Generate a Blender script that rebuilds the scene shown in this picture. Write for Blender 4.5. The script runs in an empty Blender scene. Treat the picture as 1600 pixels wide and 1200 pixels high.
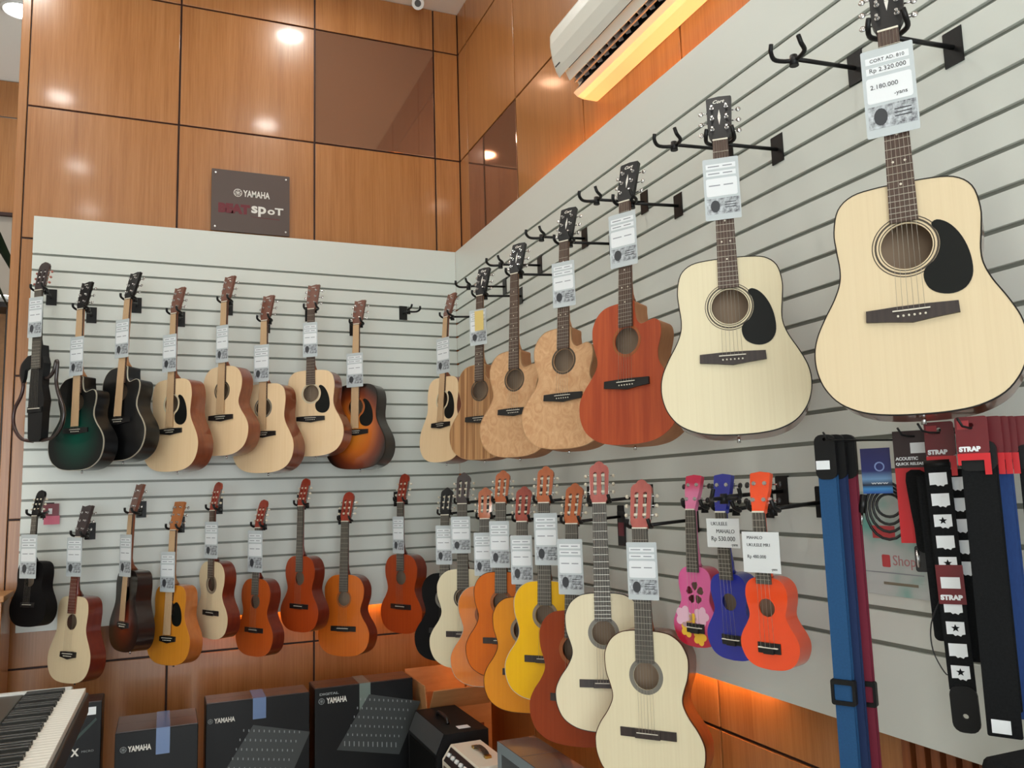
import bpy, bmesh, math, random
from mathutils import Matrix, Vector
random.seed(7)
SC = bpy.context.scene
COL = SC.collection
R = math.radians

# ---------------------------------------------------------------- camera
cam_d = bpy.data.cameras.new('camera')
cam_d.sensor_width = 36.0
cam_d.lens = 1300.44 / 1600 * 36.0
cam_d.clip_start = 0.05
cam = bpy.data.objects.new('camera', cam_d)
COL.objects.link(cam)
right = Vector((0.92362, -0.38244, -0.02916)); fwd = Vector((0.38286, 0.91504, 0.12696))
fwd.normalize(); right = (right - fwd * right.dot(fwd)).normalized(); up = right.cross(fwd)
cam.matrix_world = Matrix(((right.x, up.x, -fwd.x, -1.7593), (right.y, up.y, -fwd.y, -5.1210),
                           (right.z, up.z, -fwd.z, 1.6377), (0, 0, 0, 1)))
SC.camera = cam
SC.view_settings.view_transform = 'Standard'
SC.view_settings.look = 'None'
SC.view_settings.gamma = 1.0
SC.view_settings.use_curve_mapping = False
SC.view_settings.exposure = -0.22

# ---------------------------------------------------------------- world: daylight from the open shop front
world = bpy.data.worlds.new('world'); SC.world = world
world.use_nodes = True
world.node_tree.nodes['Background'].inputs[0].default_value = (0.90, 0.97, 1.0, 1)
world.node_tree.nodes['Background'].inputs[1].default_value = 5.5
LAMP = 118.0          # radiance of the ceiling downlights
TUBE = 75.0          # radiance of the warm tubes behind the slatwall

# ---------------------------------------------------------------- materials
def lin(c):
    return tuple((v / 255 / 12.92 if v / 255 <= .04045 else ((v / 255 + .055) / 1.055) ** 2.4) for v in c) + (1,)
MATS = {}
def mat(name, c=None, rough=.5, metal=0., coat=0., coat_rough=.06, emit=None, strength=0., trans=0., alpha=1.):
    if name in MATS: return MATS[name]
    m = bpy.data.materials.new(name); m.use_nodes = True
    b = m.node_tree.nodes['Principled BSDF']
    if c: b.inputs['Base Color'].default_value = lin(c)
    b.inputs['Roughness'].default_value = rough
    b.inputs['Metallic'].default_value = metal
    b.inputs['Coat Weight'].default_value = coat
    b.inputs['Coat Roughness'].default_value = coat_rough
    b.inputs['Transmission Weight'].default_value = trans
    b.inputs['Alpha'].default_value = alpha
    if emit:
        b.inputs['Emission Color'].default_value = lin(emit)
        b.inputs['Emission Strength'].default_value = strength
    MATS[name] = m
    return m
def nd(m, t, **kw):
    n = m.node_tree.nodes.new(t)
    for k, v in kw.items(): setattr(n, k, v)
    return n
def lk(m, a, b): m.node_tree.links.new(a, b)
def ramp(m, fac, stops, interp='LINEAR'):
    r = nd(m, 'ShaderNodeValToRGB'); r.color_ramp.interpolation = interp
    el = r.color_ramp.elements
    while len(el) < len(stops): el.new(.5)
    for e, (p, c) in zip(el, stops): e.position = p; e.color = lin(c)
    lk(m, fac, r.inputs[0]); return r.outputs[0]
def coords(m, scale, rand=False):
    tc = nd(m, 'ShaderNodeTexCoord'); mp = nd(m, 'ShaderNodeMapping')
    mp.inputs['Scale'].default_value = scale
    v = tc.outputs['Object']
    if rand:
        oi = nd(m, 'ShaderNodeObjectInfo'); ad = nd(m, 'ShaderNodeVectorMath', operation='MULTIPLY_ADD')
        cb = nd(m, 'ShaderNodeCombineXYZ')
        for i in range(3): lk(m, oi.outputs['Random'], cb.inputs[i])
        ad.inputs[1].default_value = (13, 17, 19); lk(m, cb.outputs[0], ad.inputs[0]); lk(m, v, ad.inputs[2]); v = ad.outputs[0]
    lk(m, v, mp.inputs[0]); return mp.outputs[0]
def noise(m, vec, detail=3., rough=.6, scale=1., dist=0.):
    n = nd(m, 'ShaderNodeTexNoise'); n.inputs['Scale'].default_value = scale
    n.inputs['Detail'].default_value = detail; n.inputs['Roughness'].default_value = rough
    n.inputs['Distortion'].default_value = dist
    lk(m, vec, n.inputs['Vector']); return n.outputs['Fac']
def wood(name, c1, c2, scale=(90, 90, 3), rough=.45, coat=0., rand=False, dist=0., lo=.3, hi=.7, coat_rough=.06):
    if name in MATS: return MATS[name]
    m = mat(name, c1, rough, coat=coat, coat_rough=coat_rough)
    o = ramp(m, noise(m, coords(m, scale, rand), dist=dist), [(lo, c1), (hi, c2)])
    lk(m, o, m.node_tree.nodes['Principled BSDF'].inputs['Base Color'])
    return m
def burst(name, stops, cz, rx, rz, rough=.3, coat=1.):
    # a painted sunburst finish: colour by distance from the body centre, as sprayed on the instrument
    if name in MATS: return MATS[name]
    m = mat(name, stops[0][1], rough, coat=coat)
    tc = nd(m, 'ShaderNodeTexCoord'); mp = nd(m, 'ShaderNodeMapping')
    mp.inputs['Location'].default_value = (0, 0, cz / rz); mp.inputs['Scale'].default_value = (1 / rx, 0, 1 / rz)
    ln = nd(m, 'ShaderNodeVectorMath', operation='LENGTH')
    lk(m, tc.outputs['Object'], mp.inputs[0]); lk(m, mp.outputs[0], ln.inputs[0])
    o = ramp(m, ln.outputs['Value'], stops)
    lk(m, o, m.node_tree.nodes['Principled BSDF'].inputs['Base Color'])
    return m

def panel_material():
    # bamboo-like laminate: vertical staves with fine streaks, satin lacquer
    m = mat('panel_laminate', (180, 130, 84), .3, coat=.3, coat_rough=.1)
    v = coords(m, (1, 1, 1), True)
    mp = nd(m, 'ShaderNodeMapping'); mp.inputs['Scale'].default_value = (110, 110, 3.2); lk(m, v, mp.inputs[0])
    n1 = noise(m, mp.outputs[0], 4, .65)
    mp2 = nd(m, 'ShaderNodeMapping'); mp2.inputs['Scale'].default_value = (16, 16, .7); lk(m, v, mp2.inputs[0])
    n2 = noise(m, mp2.outputs[0], 2, .5)
    mx = nd(m, 'ShaderNodeMath', operation='MULTIPLY_ADD'); mx.inputs[1].default_value = .45
    m2 = nd(m, 'ShaderNodeMath', operation='MULTIPLY'); m2.inputs[1].default_value = .3; lk(m, n2, m2.inputs[0])
    lk(m, n1, mx.inputs[0]); lk(m, m2.outputs[0], mx.inputs[2])
    o = ramp(m, mx.outputs[0], [(.24, (152, 96, 50)), (.38, (170, 114, 64)), (.54, (183, 128, 78))])
    lk(m, o, m.node_tree.nodes['Principled BSDF'].inputs['Base Color'])
    return m
M_PANEL = panel_material()
M_GROOVE = mat('groove_dark', (52, 24, 16), .6)
M_MIRROR = mat('bronze_mirror', (168, 130, 106), .04, metal=.75)
M_SLAT = mat('slat_white', (214, 219, 212), .32)
M_SLOT = mat('slot_grey', (138, 141, 132), .4)
M_CEIL = mat('ceiling_white', (232, 226, 216), .8)
M_BLACKM = mat('black_metal', (24, 24, 24), .38)
M_CHROME = mat('chrome', (205, 205, 205), .22, metal=1.)
M_WHITE = mat('white_plastic', (226, 226, 222), .4)
M_BLACK = mat('black_plastic', (17, 17, 18), .35)

# ---------------------------------------------------------------- mesh helpers
def finish(bm, name):
    bmesh.ops.recalc_face_normals(bm, faces=bm.faces)
    me = bpy.data.meshes.new(name); bm.to_mesh(me); bm.free(); return me
def obj(name, me, m=None, parent=None, loc=None, rotz=None):
    o = bpy.data.objects.new(name, me); COL.objects.link(o)
    if m is not None:
        if not me.materials: me.materials.append(None)
        o.material_slots[0].link = 'OBJECT'; o.material_slots[0].material = m
    if parent: o.parent = parent
    if loc: o.location = loc
    if rotz is not None: o.rotation_euler = (0, 0, rotz)
    return o
def empty(name, loc=(0, 0, 0), rotz=0., scale=1.):
    o = bpy.data.objects.new(name, None); COL.objects.link(o); o.empty_display_size = .05
    o.location = loc; o.rotation_euler = (0, 0, rotz); o.scale = (scale,) * 3
    return o
def tag(o, label, cat, group=None, kind=None):
    if label: o['label'] = label
    if cat: o['category'] = cat
    if group: o['group'] = group
    if kind: o['kind'] = kind
    return o
def add_box(bm, a, b, bev=0.):
    r = bmesh.ops.create_cube(bm, size=1)
    vs = r['verts']
    for v in vs:
        v.co = Vector([(a[i] + b[i]) / 2 + v.co[i] * (b[i] - a[i]) for i in range(3)])
    if bev:
        es = list({e for v in vs for e in v.link_edges})
        bmesh.ops.bevel(bm, geom=es, offset=bev, segments=2, affect='EDGES', profile=.5)
def box(a, b, bev=0., name='box'):
    bm = bmesh.new(); add_box(bm, a, b, bev); return finish(bm, name)
def boxes(lst, name='boxes', bev=0.):
    bm = bmesh.new()
    for a, b in lst: add_box(bm, a, b, bev)
    return finish(bm, name)
def add_cyl(bm, p0, p1, r0, r1=None, n=10, smooth=True):
    p0, p1 = Vector(p0), Vector(p1); d = p1 - p0
    q = d.to_track_quat('Z', 'Y').to_matrix().to_4x4()
    r = bmesh.ops.create_cone(bm, cap_ends=True, segments=n, radius1=r0, radius2=r0 if r1 is None else r1, depth=d.length,
                              matrix=Matrix.Translation((p0 + p1) / 2) @ q)
    if smooth:
        for f in {f for v in r['verts'] for f in v.link_faces}:
            if len(f.verts) == 4: f.smooth = True
def cyl(p0, p1, r0, r1=None, n=10, name='cyl'):
    bm = bmesh.new(); add_cyl(bm, p0, p1, r0, r1, n); return finish(bm, name)
def add_ball(bm, c, r, sx=1, sy=1, sz=1, n=10):
    q = bmesh.ops.create_uvsphere(bm, u_segments=n, v_segments=max(5, n // 2 + 1), radius=r)
    for v in q['verts']: v.co = Vector((v.co.x * sx + c[0], v.co.y * sy + c[1], v.co.z * sz + c[2]))
    for f in {f for v in q['verts'] for f in v.link_faces}: f.smooth = True
def ball(c, r, sx=1, sy=1, sz=1, n=10, name='ball'):
    bm = bmesh.new(); add_ball(bm, c, r, sx, sy, sz, n); return finish(bm, name)
def crom(pts, sub=4, closed=False):
    P = [Vector(p) for p in pts]; out = []; n = len(P)
    for i in range(n if closed else n - 1):
        g = lambda k: P[k % n] if closed else P[min(max(k, 0), n - 1)]
        a, b, c, d = g(i - 1), g(i), g(i + 1), g(i + 2)
        for s in range(sub):
            t = s / sub
            out.append(.5 * ((2 * b) + (c - a) * t + (2 * a - 5 * b + 4 * c - d) * t * t + (3 * b - a - 3 * c + d) * t ** 3))
    if not closed: out.append(P[-1])
    return out
def add_tube(bm, pts, r, n=8, closed=False):
    P = [Vector(p) for p in pts]; rings = []; N = len(P); prev = None
    for i, p in enumerate(P):
        if closed: t = (P[(i + 1) % N] - P[i - 1]).normalized()
        else: t = (P[min(i + 1, N - 1)] - P[max(i - 1, 0)]).normalized()
        a = Vector((0, 0, 1)) if prev is None else prev
        if abs(a.dot(t)) > .95: a = Vector((1, 0, 0))
        a = (a - t * a.dot(t)).normalized(); prev = a; b = t.cross(a)
        rings.append([bm.verts.new(p + (a * math.cos(k * 2 * math.pi / n) + b * math.sin(k * 2 * math.pi / n)) * r) for k in range(n)])
    for i in range(N if closed else N - 1):
        u, v = rings[i], rings[(i + 1) % N]
        for k in range(n):
            f = bm.faces.new((u[k], u[(k + 1) % n], v[(k + 1) % n], v[k])); f.smooth = True
    if not closed:
        bm.faces.new(rings[0]); bm.faces.new(rings[-1][::-1])
def tube(pts, r, n=8, closed=False, name='tube'):
    bm = bmesh.new(); add_tube(bm, pts, r, n, closed); return finish(bm, name)
def add_plate(bm, loops, y0, y1, fn=None, smooth=False):
    # loops of (x, z): outline first, then holes; a slab between y0 (front) and y1 (back)
    caps = []
    for y in (y0, y1):
        vl = [[bm.verts.new((p[0], y, p[1])) for p in lp] for lp in loops]
        es = [bm.edges.new((lp[i], lp[(i + 1) % len(lp)])) for lp in vl for i in range(len(lp))]
        bmesh.ops.triangle_fill(bm, use_beauty=True, edges=es)
        caps.append(vl)
    for a, b in zip(*caps):
        n = len(a)
        for i in range(n):
            f = bm.faces.new((a[i], a[(i + 1) % n], b[(i + 1) % n], b[i])); f.smooth = smooth
            if smooth:
                for e in f.edges:
                    if e.verts[0].co.y == e.verts[1].co.y: e.smooth = False
    if fn:
        for vl in caps:
            for lp in vl:
                for v in lp: v.co = fn(v.co)
def plate(loops, y0, y1, fn=None, smooth=False, name='plate'):
    bm = bmesh.new(); add_plate(bm, loops, y0, y1, fn, smooth); return finish(bm, name)
def circle(cx, cz, r, n=28, rz=None):
    return [(cx + r * math.cos(2 * math.pi * i / n), cz + (rz or r) * math.sin(2 * math.pi * i / n)) for i in range(n)]
def rrect(x0, z0, x1, z1, r, n=4):
    out = []
    for cx, cz, a in ((x1 - r, z1 - r, 0), (x0 + r, z1 - r, 90), (x0 + r, z0 + r, 180), (x1 - r, z0 + r, 270)):
        for k in range(n + 1): out.append((cx + r * math.cos(R(a + 90 * k / n)), cz + r * math.sin(R(a + 90 * k / n))))
    return out
def rect(x0, z0, x1, z1): return [(x0, z0), (x1, z0), (x1, z1), (x0, z1)]
TXT = {}
def text(s, size, cx=0., cz=0., y=0., width=None, height=None, shear=0., bold=0., align='CENTER', thick=.0004):
    key = (s, size, cx, cz, y, width, height, shear, bold, align)
    if key in TXT: return TXT[key]
    cu = bpy.data.curves.new('lettering', 'FONT'); cu.body = s; cu.size = size; cu.extrude = thick
    cu.shear = shear; cu.offset = bold; cu.align_x = 'CENTER'; cu.resolution_u = 3
    o = bpy.data.objects.new('lettering', cu); COL.objects.link(o)
    dg = bpy.context.evaluated_depsgraph_get(); dg.update()
    me = bpy.data.meshes.new_from_object(o.evaluated_get(dg))
    bpy.data.objects.remove(o); bpy.data.curves.remove(cu)
    xs = [v.co.x for v in me.vertices]; ys = [v.co.y for v in me.vertices]
    w, h = max(xs) - min(xs), max(ys) - min(ys); mx, my = (max(xs) + min(xs)) / 2, (max(ys) + min(ys)) / 2
    kx = width / w if width else 1.; ky = height / h if height else kx
    for v in me.vertices:
        v.co = Vector(((v.co.x - mx) * kx + cx, y - v.co.z, (v.co.y - my) * ky + cz))
    me.materials.clear(); TXT[key] = me
    return me
# ---------------------------------------------------------------- the setting
D = .0754                       # wood wall behind the slatwall front
ZC = 4.985
ZR = [0., .780, 1.5597, 2.3393, 3.119, 3.8987, 4.6794, ZC]
XB = [-2.531, -1.7262, -.9145, -.1028, D]
YR = [D, -.0898, -.9106, -1.7314, -2.5522, -3.373, -4.19, -5.01, -5.83, -6.65, -7.5]
def struct(name, me, m, parent=None):
    o = obj(name, me, m, parent)
    if parent is None: o['kind'] = 'structure'
    return o
M_FLOOR = wood('floor_tile', (178, 176, 170), (192, 190, 184), (3, 3, 3), .2)
struct('floor', box((-7, -9, -.1), (2.0, 4.2, 0)), M_FLOOR)
struct('ceiling', box((-7, -9, ZC), (2.0, 4.2, ZC + .1)), M_CEIL)
PAN = {}
def panel(parent, w, h, loc, rotz, m=None):
    k = (round(w, 3), round(h, 3))
    if k not in PAN: PAN[k] = box((-w / 2, -.012, -h / 2), (w / 2, 0, h / 2), .002, 'panel')
    return obj('panel', PAN[k], m or M_PANEL, parent, loc, rotz)
G_ = .0055                      # half of a joint
wb = struct('wall_back', box((XB[0], D + .012, 0), (D + .3, D + .25, ZC)), M_GROOVE)
for i in range(4):
    for j in range(7):
        x0, x1, z0, z1 = XB[i] + G_, XB[i + 1] - G_, ZR[j] + G_, ZR[j + 1] - G_
        mm = M_MIRROR if (i == 2 and j == 5) else None
        panel(wb, x1 - x0, z1 - z0, ((x0 + x1) / 2, D + .012, (z0 + z1) / 2), 0, mm)
wr = struct('wall_right', box((D + .012, -7.5, 0), (D + .25, D + .012, ZC)), M_GROOVE)
for i in range(10):
    for j in range(7):
        if i >= 5 and j < 2: continue
        y1, y0, z0, z1 = YR[i] - G_, YR[i + 1] + G_, ZR[j] + G_, ZR[j + 1] - G_
        mm = M_MIRROR if (i == 1 and j == 4) else None
        panel(wr, y1 - y0, z1 - z0, (D + .012, (y0 + y1) / 2, (z0 + z1) / 2), -math.pi / 2, mm)
# upright battens on the lower right wall
M_BATTEN = wood('batten_wood', (120, 62, 30), (146, 82, 42), (60, 60, 3), .4)
bt = box((D - .03, -.014, 0), (D + .012, .014, 1.5597), .002, 'batten')
for k in range(22):
    obj('batten', bt, M_BATTEN, wr, (0, -3.40 - .046 * k, 0))
# room beyond the end of the back wall
M_PLASTER = mat('grey_plaster', (168, 158, 146), .7)
wf = struct('wall_far', box((-7, 2.17, 0), (2.0, 2.3, ZC)), M_PLASTER)
for i in range(6):
    for j in (5, 6):
        x1, x0 = -2.0 - .812 * i - G_, -2.0 - .812 * (i + 1) + G_
        panel(wf, x1 - x0, ZR[j + 1] - ZR[j] - 2 * G_, ((x0 + x1) / 2, 2.166, (ZR[j] + ZR[j + 1]) / 2), 0)
struct('trim_1', box((-2.58, D + .02, 0), (XB[0] - .004, D + .25, ZC), .003), M_PANEL)
struct('trim_2', box((-7, 2.13, 3.872), (-2.3, 2.17, 3.898), .002), M_GROOVE)

M_WALLP = mat('cream_paint', (212, 210, 204), .7)
struct('wall_left', box((-6.7, -9, 0), (-6.6, 2.3, ZC)), M_WALLP)
wq = struct('wall_front', box((-6.7, -8.6, 3.3), (D + .25, -8.5, ZC)), M_WALLP)
for x0, x1 in ((-6.7, -6.1), (-3.5, -3.2), (-.6, D + .25)):
    obj('pier', box((x0, -8.6, 0), (x1, -8.5, 3.3)), M_WALLP, wq)
struct('wall_right_rear', box((D + .012, -9, 0), (D + .25, -7.5, ZC)), M_WALLP)

# ---------------------------------------------------------------- slatwall panels
SLOT0, P_, GAP = 3.010, .09, .0125
def slatwall(name, label, length, xf):
    root = tag(empty(name), label, 'wall panel', 'white slatwall panels')
    rz, loc = xf
    root.location = loc; root.rotation_euler = (0, 0, rz)
    obj('backing_board', box((0, .0125, .976), (length, .02, 3.2278)), M_SLOT, root)
    e = .0
    zs = [(SLOT0 + GAP / 2, 3.2278)] + [(SLOT0 - P_ * (k + 1) + GAP / 2, SLOT0 - P_ * k - GAP / 2) for k in range(20)] + [(.9762, SLOT0 - P_ * 20 - GAP / 2)]
    mid = box((0, 0, -(P_ - GAP) / 2), (length, .0122, (P_ - GAP) / 2), .0012, 'slat')
    for z0, z1 in zs:
        if abs((z1 - z0) - (P_ - GAP)) < .001: obj('slat', mid, M_SLAT, root, (0, 0, (z0 + z1) / 2))
        else: obj('slat', box((0, 0, z0), (length, .0122, z1), .0012, 'slat'), M_SLAT, root)
    return root
slatwall('slatwall_panel', 'white slatwall panel on the back wall with the two rows of left-hand guitars', 2.461, (0, (-2.461, 0, 0)))
slatwall('slatwall_panel', 'white slatwall panel on the right wall with the large cream guitars', 5.0, (-math.pi / 2, (0, -.001, 0)))

# ---------------------------------------------------------------- downlights
M_LENS = mat('lamp_lens', (255, 250, 240), .4, emit=(253, 251, 244), strength=LAMP)
lens_me = cyl((0, 0, -.006), (0, 0, 0), .092, n=28, name='lens')
rim_bm = bmesh.new(); add_tube(rim_bm, [(.104 * math.cos(2 * math.pi * k / 28), .104 * math.sin(2 * math.pi * k / 28), -.004) for k in range(28)], .012, 6, True)
rim_me = finish(rim_bm, 'rim')
LAMPS = [(-2.74, 1.02), (-4.35, 1.02)] + [(x, y) for y in (-.586, -2.16, -3.72, -5.10, -6.7) for x in (-4.28, -2.63, -.985)]
ROWN, COLN = ('first', 'second', 'third', 'fourth', 'fifth'), ('left', 'middle', 'right')
for i, (x, y) in enumerate(LAMPS):
    t = empty('ceiling_lamp', (x, y, ZC - .001))
    tag(t, 'round white recessed downlight glowing at the top left beyond the back wall' if i == 0 else 'round recessed downlight, %s row out from the back wall, %s column' % (ROWN[(i - 2) // 3] if i > 1 else 'hidden rear', COLN[(i - 2) % 3] if i > 1 else 'leftmost'), 'ceiling lamp', 'recessed downlights')
    obj('lens', lens_me, M_LENS, t); obj('rim', rim_me, M_WHITE, t)

# warm tubes in the gap behind the slatwall
M_TUBE = mat('warm_tube', (255, 170, 80), .4, emit=(255, 170, 84), strength=TUBE)
def tube_lamp(a, b, label):
    a, b = Vector(a), Vector(b); t = empty('tube_lamp', a); d = b - a; u = d.normalized()
    obj('tube', cyl(u * .03, d - u * .03, .008, n=10, name='tube'), M_TUBE, t)
    obj('cap', cyl((0, 0, 0), u * .03, .0095, n=10, name='cap'), M_WHITE, t)
    obj('cap', cyl(d - u * .03, d, .0095, n=10, name='cap'), M_WHITE, t)
    tag(t, label, 'tube lamp', 'warm tube lamps behind the slatwall')
GX = .045
for y0, y1, w_ in ((-1.20, -2.10, 'left of the air conditioner'), (-2.15, -3.05, 'below the air conditioner'), (-3.1, -4.0, 'above the largest cream guitar')):
    tube_lamp((GX, y0, 3.17), (GX, y1, 3.17), 'warm tube lamp behind the top edge of the right slatwall, ' + w_)
for y0, y1, w_ in ((-.12, -1.02, 'next to the corner'), (-1.06, -1.96, 'behind the yellow guitar'), (-2.0, -2.9, 'behind the foremost cream guitar')):
    tube_lamp((GX, y0, 1.02), (GX, y1, 1.02), 'warm tube lamp behind the bottom edge of the right slatwall, ' + w_)
tube_lamp((-1.62, GX, 1.02), (-1.04, GX, 1.02), 'short warm tube lamp behind the bottom edge of the back slatwall, left section')
tube_lamp((-1.0, GX, 1.02), (-.08, GX, 1.02), 'warm tube lamp hidden behind the bottom edge of the back slatwall')
# ---------------------------------------------------------------- guitars
def mirror(h): return [(-x, z) for x, z in h]
H_DREAD = [(0, 0), (.05, -.0005), (.1, -.008), (.132, -.035), (.1435, -.085), (.141, -.13), (.1365, -.172), (.139, -.205), (.152, -.24), (.174, -.28), (.193, -.322), (.2, -.36), (.1965, -.4), (.182, -.438), (.153, -.472), (.108, -.494), (.055, -.503), (0, -.505)]
H_CLAS = [(0, 0), (.045, -.001), (.085, -.009), (.119, -.033), (.139, -.07), (.1425, -.1), (.138, -.14), (.126, -.175), (.1185, -.203), (.121, -.228), (.138, -.262), (.163, -.297), (.18, -.332), (.184, -.362), (.178, -.402), (.155, -.445), (.11, -.474), (.055, -.486), (0, -.488)]
H_CONC = [(0, 0), (.045, -.001), (.09, -.01), (.122, -.035), (.139, -.07), (.142, -.098), (.138, -.132), (.127, -.167), (.1205, -.193), (.124, -.218), (.144, -.252), (.172, -.287), (.192, -.322), (.1975, -.355), (.192, -.398), (.168, -.442), (.118, -.475), (.06, -.488), (0, -.49)]
CUT = [(0, 0), (.030, 0), (.033, -.03), (.04, -.066), (.058, -.084), (.085, -.078), (.108, -.074), (.127, -.086), (.134, -.112), (.13, -.145), (.1225, -.172)]
H_UKE = [(0, 0), (.02, 0), (.042, -.006), (.058, -.022), (.063, -.045), (.060, -.07), (.0545, -.092), (.0555, -.108), (.066, -.128), (.08, -.15), (.0875, -.172), (.084, -.198), (.068, -.224), (.04, -.238), (0, -.242)]
def sc(h, kx, kz): return [(x * kx, z * kz) for x, z in h]
TYPES = {  # half outline, nut to body top, nut to bridge, hole centre, hole radius, fretboard end, depth, nut width, end width, head
    'dread': (H_DREAD, .360, .645, .503, .0505, .450, .112, .043, .056, 'wave'),
    'fg': (sc(H_DREAD, 1.03, .99), .362, .640, .498, .0500, .446, .112, .043, .056, 'wave'),
    'conc': (H_CONC, .362, .640, .498, .0470, .450, .095, .043, .056, 'wave'),
    'clas': (H_CLAS, .327, .645, .470, .0430, .428, .098, .052, .062, 'slot'),
    'cs': (sc(H_CLAS, .896, .891), .290, .577, .420, .0390, .382, .088, .048, .057, 'slot'),
    'jr': (sc(H_DREAD, .7625, .792), .280, .545, .400, .0370, .360, .090, .043, .053, 'wave'),
    'uke': (H_UKE, .173, .356, .253, .0240, .190, .062, .036, .044, 'uke'),
}
YF = .009    # soundboard plane behind the fretboard face
HT = R(13)
def head_xf(v): return Vector((v[0], v[1] * math.cos(HT) + v[2] * math.sin(HT) + .001, v[2] * math.cos(HT) - v[1] * math.sin(HT)))
HEADS = {
    'wave': [(-.022, 0), (-.026, .012), (-.031, .026), (-.0335, .05), (-.0362, .15), (-.0375, .159), (-.03, .1575), (-.015, .1535), (0, .157), (.015, .1605), (.03, .158), (.0375, .159), (.0362, .15), (.0335, .05), (.031, .026), (.026, .012), (.022, 0)],
    'cort': [(-.022, 0), (-.0255, .01), (-.031, .022), (-.0335, .035), (-.037, .158), (-.0345, .1625), (0, .166), (.0345, .1625), (.037, .158), (.0335, .035), (.031, .022), (.0255, .01), (.022, 0)],
    'slot': [(-.025, 0), (-.0275, .01), (-.033, .022), (-.037, .128), (-.0355, .14), (-.028, .150), (-.02, .153), (-.012, .163), (0, .168), (.012, .163), (.02, .153), (.028, .150), (.0355, .14), (.037, .128), (.033, .022), (.0275, .01), (.025, 0)],
    'round': [(-.024, 0), (-.027, .01), (-.032, .024), (-.036, .13), (-.0335, .148), (-.024, .163), (0, .171), (.024, .163), (.0335, .148), (.036, .13), (.032, .024), (.027, .01), (.024, 0)],
    'uke': [(-.0185, 0), (-.0195, .012), (-.0285, .06), (-.031, .106), (-.0295, .109), (0, .113), (.0295, .109), (.031, .106), (.0285, .06), (.0195, .012), (.0185, 0)],
    'plain': [(-.022, 0), (-.026, .012), (-.032, .03), (-.035, .148), (-.034, .152), (0, .153), (.034, .152), (.035, .148), (.032, .03), (.026, .012), (.022, 0)],
}
M_TUNER_CREAM = mat('tuner_cream', (224, 214, 192), .4)
M_STRING = mat('string_steel', (190, 182, 168), .3, metal=.6)
M_NUT = mat('nut_bone', (232, 226, 208), .45)
M_FB = wood('rosewood_board', (66, 48, 40), (88, 66, 54), (120, 120, 4), .5)
M_FBG = wood('grey_board', (70, 66, 60), (92, 88, 80), (120, 120, 4), .5)
M_FRET = mat('fret_wire', (182, 178, 165), .3, metal=.9)
M_STRIP = mat('card_strip', (206, 170, 128), .65)
M_BRIDGE = wood('bridge_rosewood', (42, 34, 32), (62, 50, 45), (100, 100, 5), .5)
M_BRIDGEB = mat('bridge_black', (26, 25, 25), .4)
M_SADDLE = mat('saddle_bone', (232, 226, 210), .4)
M_PG = mat('pickguard_black', (20, 22, 20), .42)
M_HOLEIN = mat('body_inside', (176, 150, 124), .7)
CACHE = {}
def cached(key, fn):
    if key not in CACHE: CACHE[key] = fn()
    return CACHE[key]
def outline(tp, cut):
    h = TYPES[tp][0]; nb = TYPES[tp][1]
    rt = h
    if cut:
        tail = [p for p in h if p[1] < -.18 and p[1] <= CUT[-1][1] - .01]
        rt = CUT + tail
    lt = mirror(h)[::-1]
    pts = crom([Vector((x, 0, z)) for x, z in rt], 4)[:-1] + crom([Vector((x, 0, z)) for x, z in lt], 4)[:-1]
    return [(p.x, p.z - nb) for p in pts]
def offs(pts, d):
    n = len(pts); out = []
    for i in range(n):
        a, b = Vector(pts[i - 1]), Vector(pts[(i + 1) % n]); t = (b - a)
        t = t.normalized() if t.length > 1e-9 else Vector((1, 0))
        nrm = Vector((-t.y, t.x)); out.append((pts[i][0] + nrm.x * d, pts[i][1] + nrm.y * d))
    return out
def shell_mesh(tp, cut, rim):
    # sides and back of the body, open to the front under the soundboard
    pts = outline(tp, cut); dep = TYPES[tp][6]; bm = bmesh.new()
    z0, z1 = max(p[1] for p in pts), min(p[1] for p in pts)
    dz = lambda z: YF + dep * (.86 + .14 * (z0 - z) / (z0 - z1))
    fr = [bm.verts.new((x, YF + .003, z)) for x, z in pts]
    bk = [bm.verts.new((x, dz(z), z)) for x, z in pts]
    n = len(pts)
    for i in range(n):
        f = bm.faces.new((fr[i], fr[(i + 1) % n], bk[(i + 1) % n], bk[i])); f.smooth = True
    b2 = [bm.verts.new((x, dz(z), z)) for x, z in pts]
    es = [bm.edges.new((b2[i], b2[(i + 1) % n])) for i in range(n)]
    bmesh.ops.triangle_fill(bm, use_beauty=True, edges=es)
    return finish(bm, 'body_shell')
def binding_mesh(tp, cut):
    pts = outline(tp, cut); a = offs(pts, .002); b = offs(pts, -.0007)
    if abs(sum(p[0] for p in a)) > 1e9: pass
    bm = bmesh.new(); rings = []
    area = lambda q: abs(sum(q[i - 1][0] * q[i][1] - q[i][0] * q[i - 1][1] for i in range(len(q))))
    if area(a) > area(b): a, b = offs(pts, -.002), offs(pts, .0007)
    for q, y in ((a, YF - .0007), (b, YF - .0007), (b, YF + .006)):
        rings.append([bm.verts.new((x, y, z)) for x, z in q])
    n = len(pts)
    for u, v in zip(rings, rings[1:]):
        for i in range(n): bm.faces.new((u[i], u[(i + 1) % n], v[(i + 1) % n], v[i]))
    bmesh.ops.solidify(bm, geom=bm.faces[:], thickness=.0003)
    return finish(bm, 'binding')
def ring_mesh(cz, rads, y):
    bm = bmesh.new()
    for r0, r1 in rads:
        add_plate(bm, [circle(0, cz, r1, 40), circle(0, cz, r0, 40)], y - .0006, y)
    return finish(bm, 'rosette')
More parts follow.
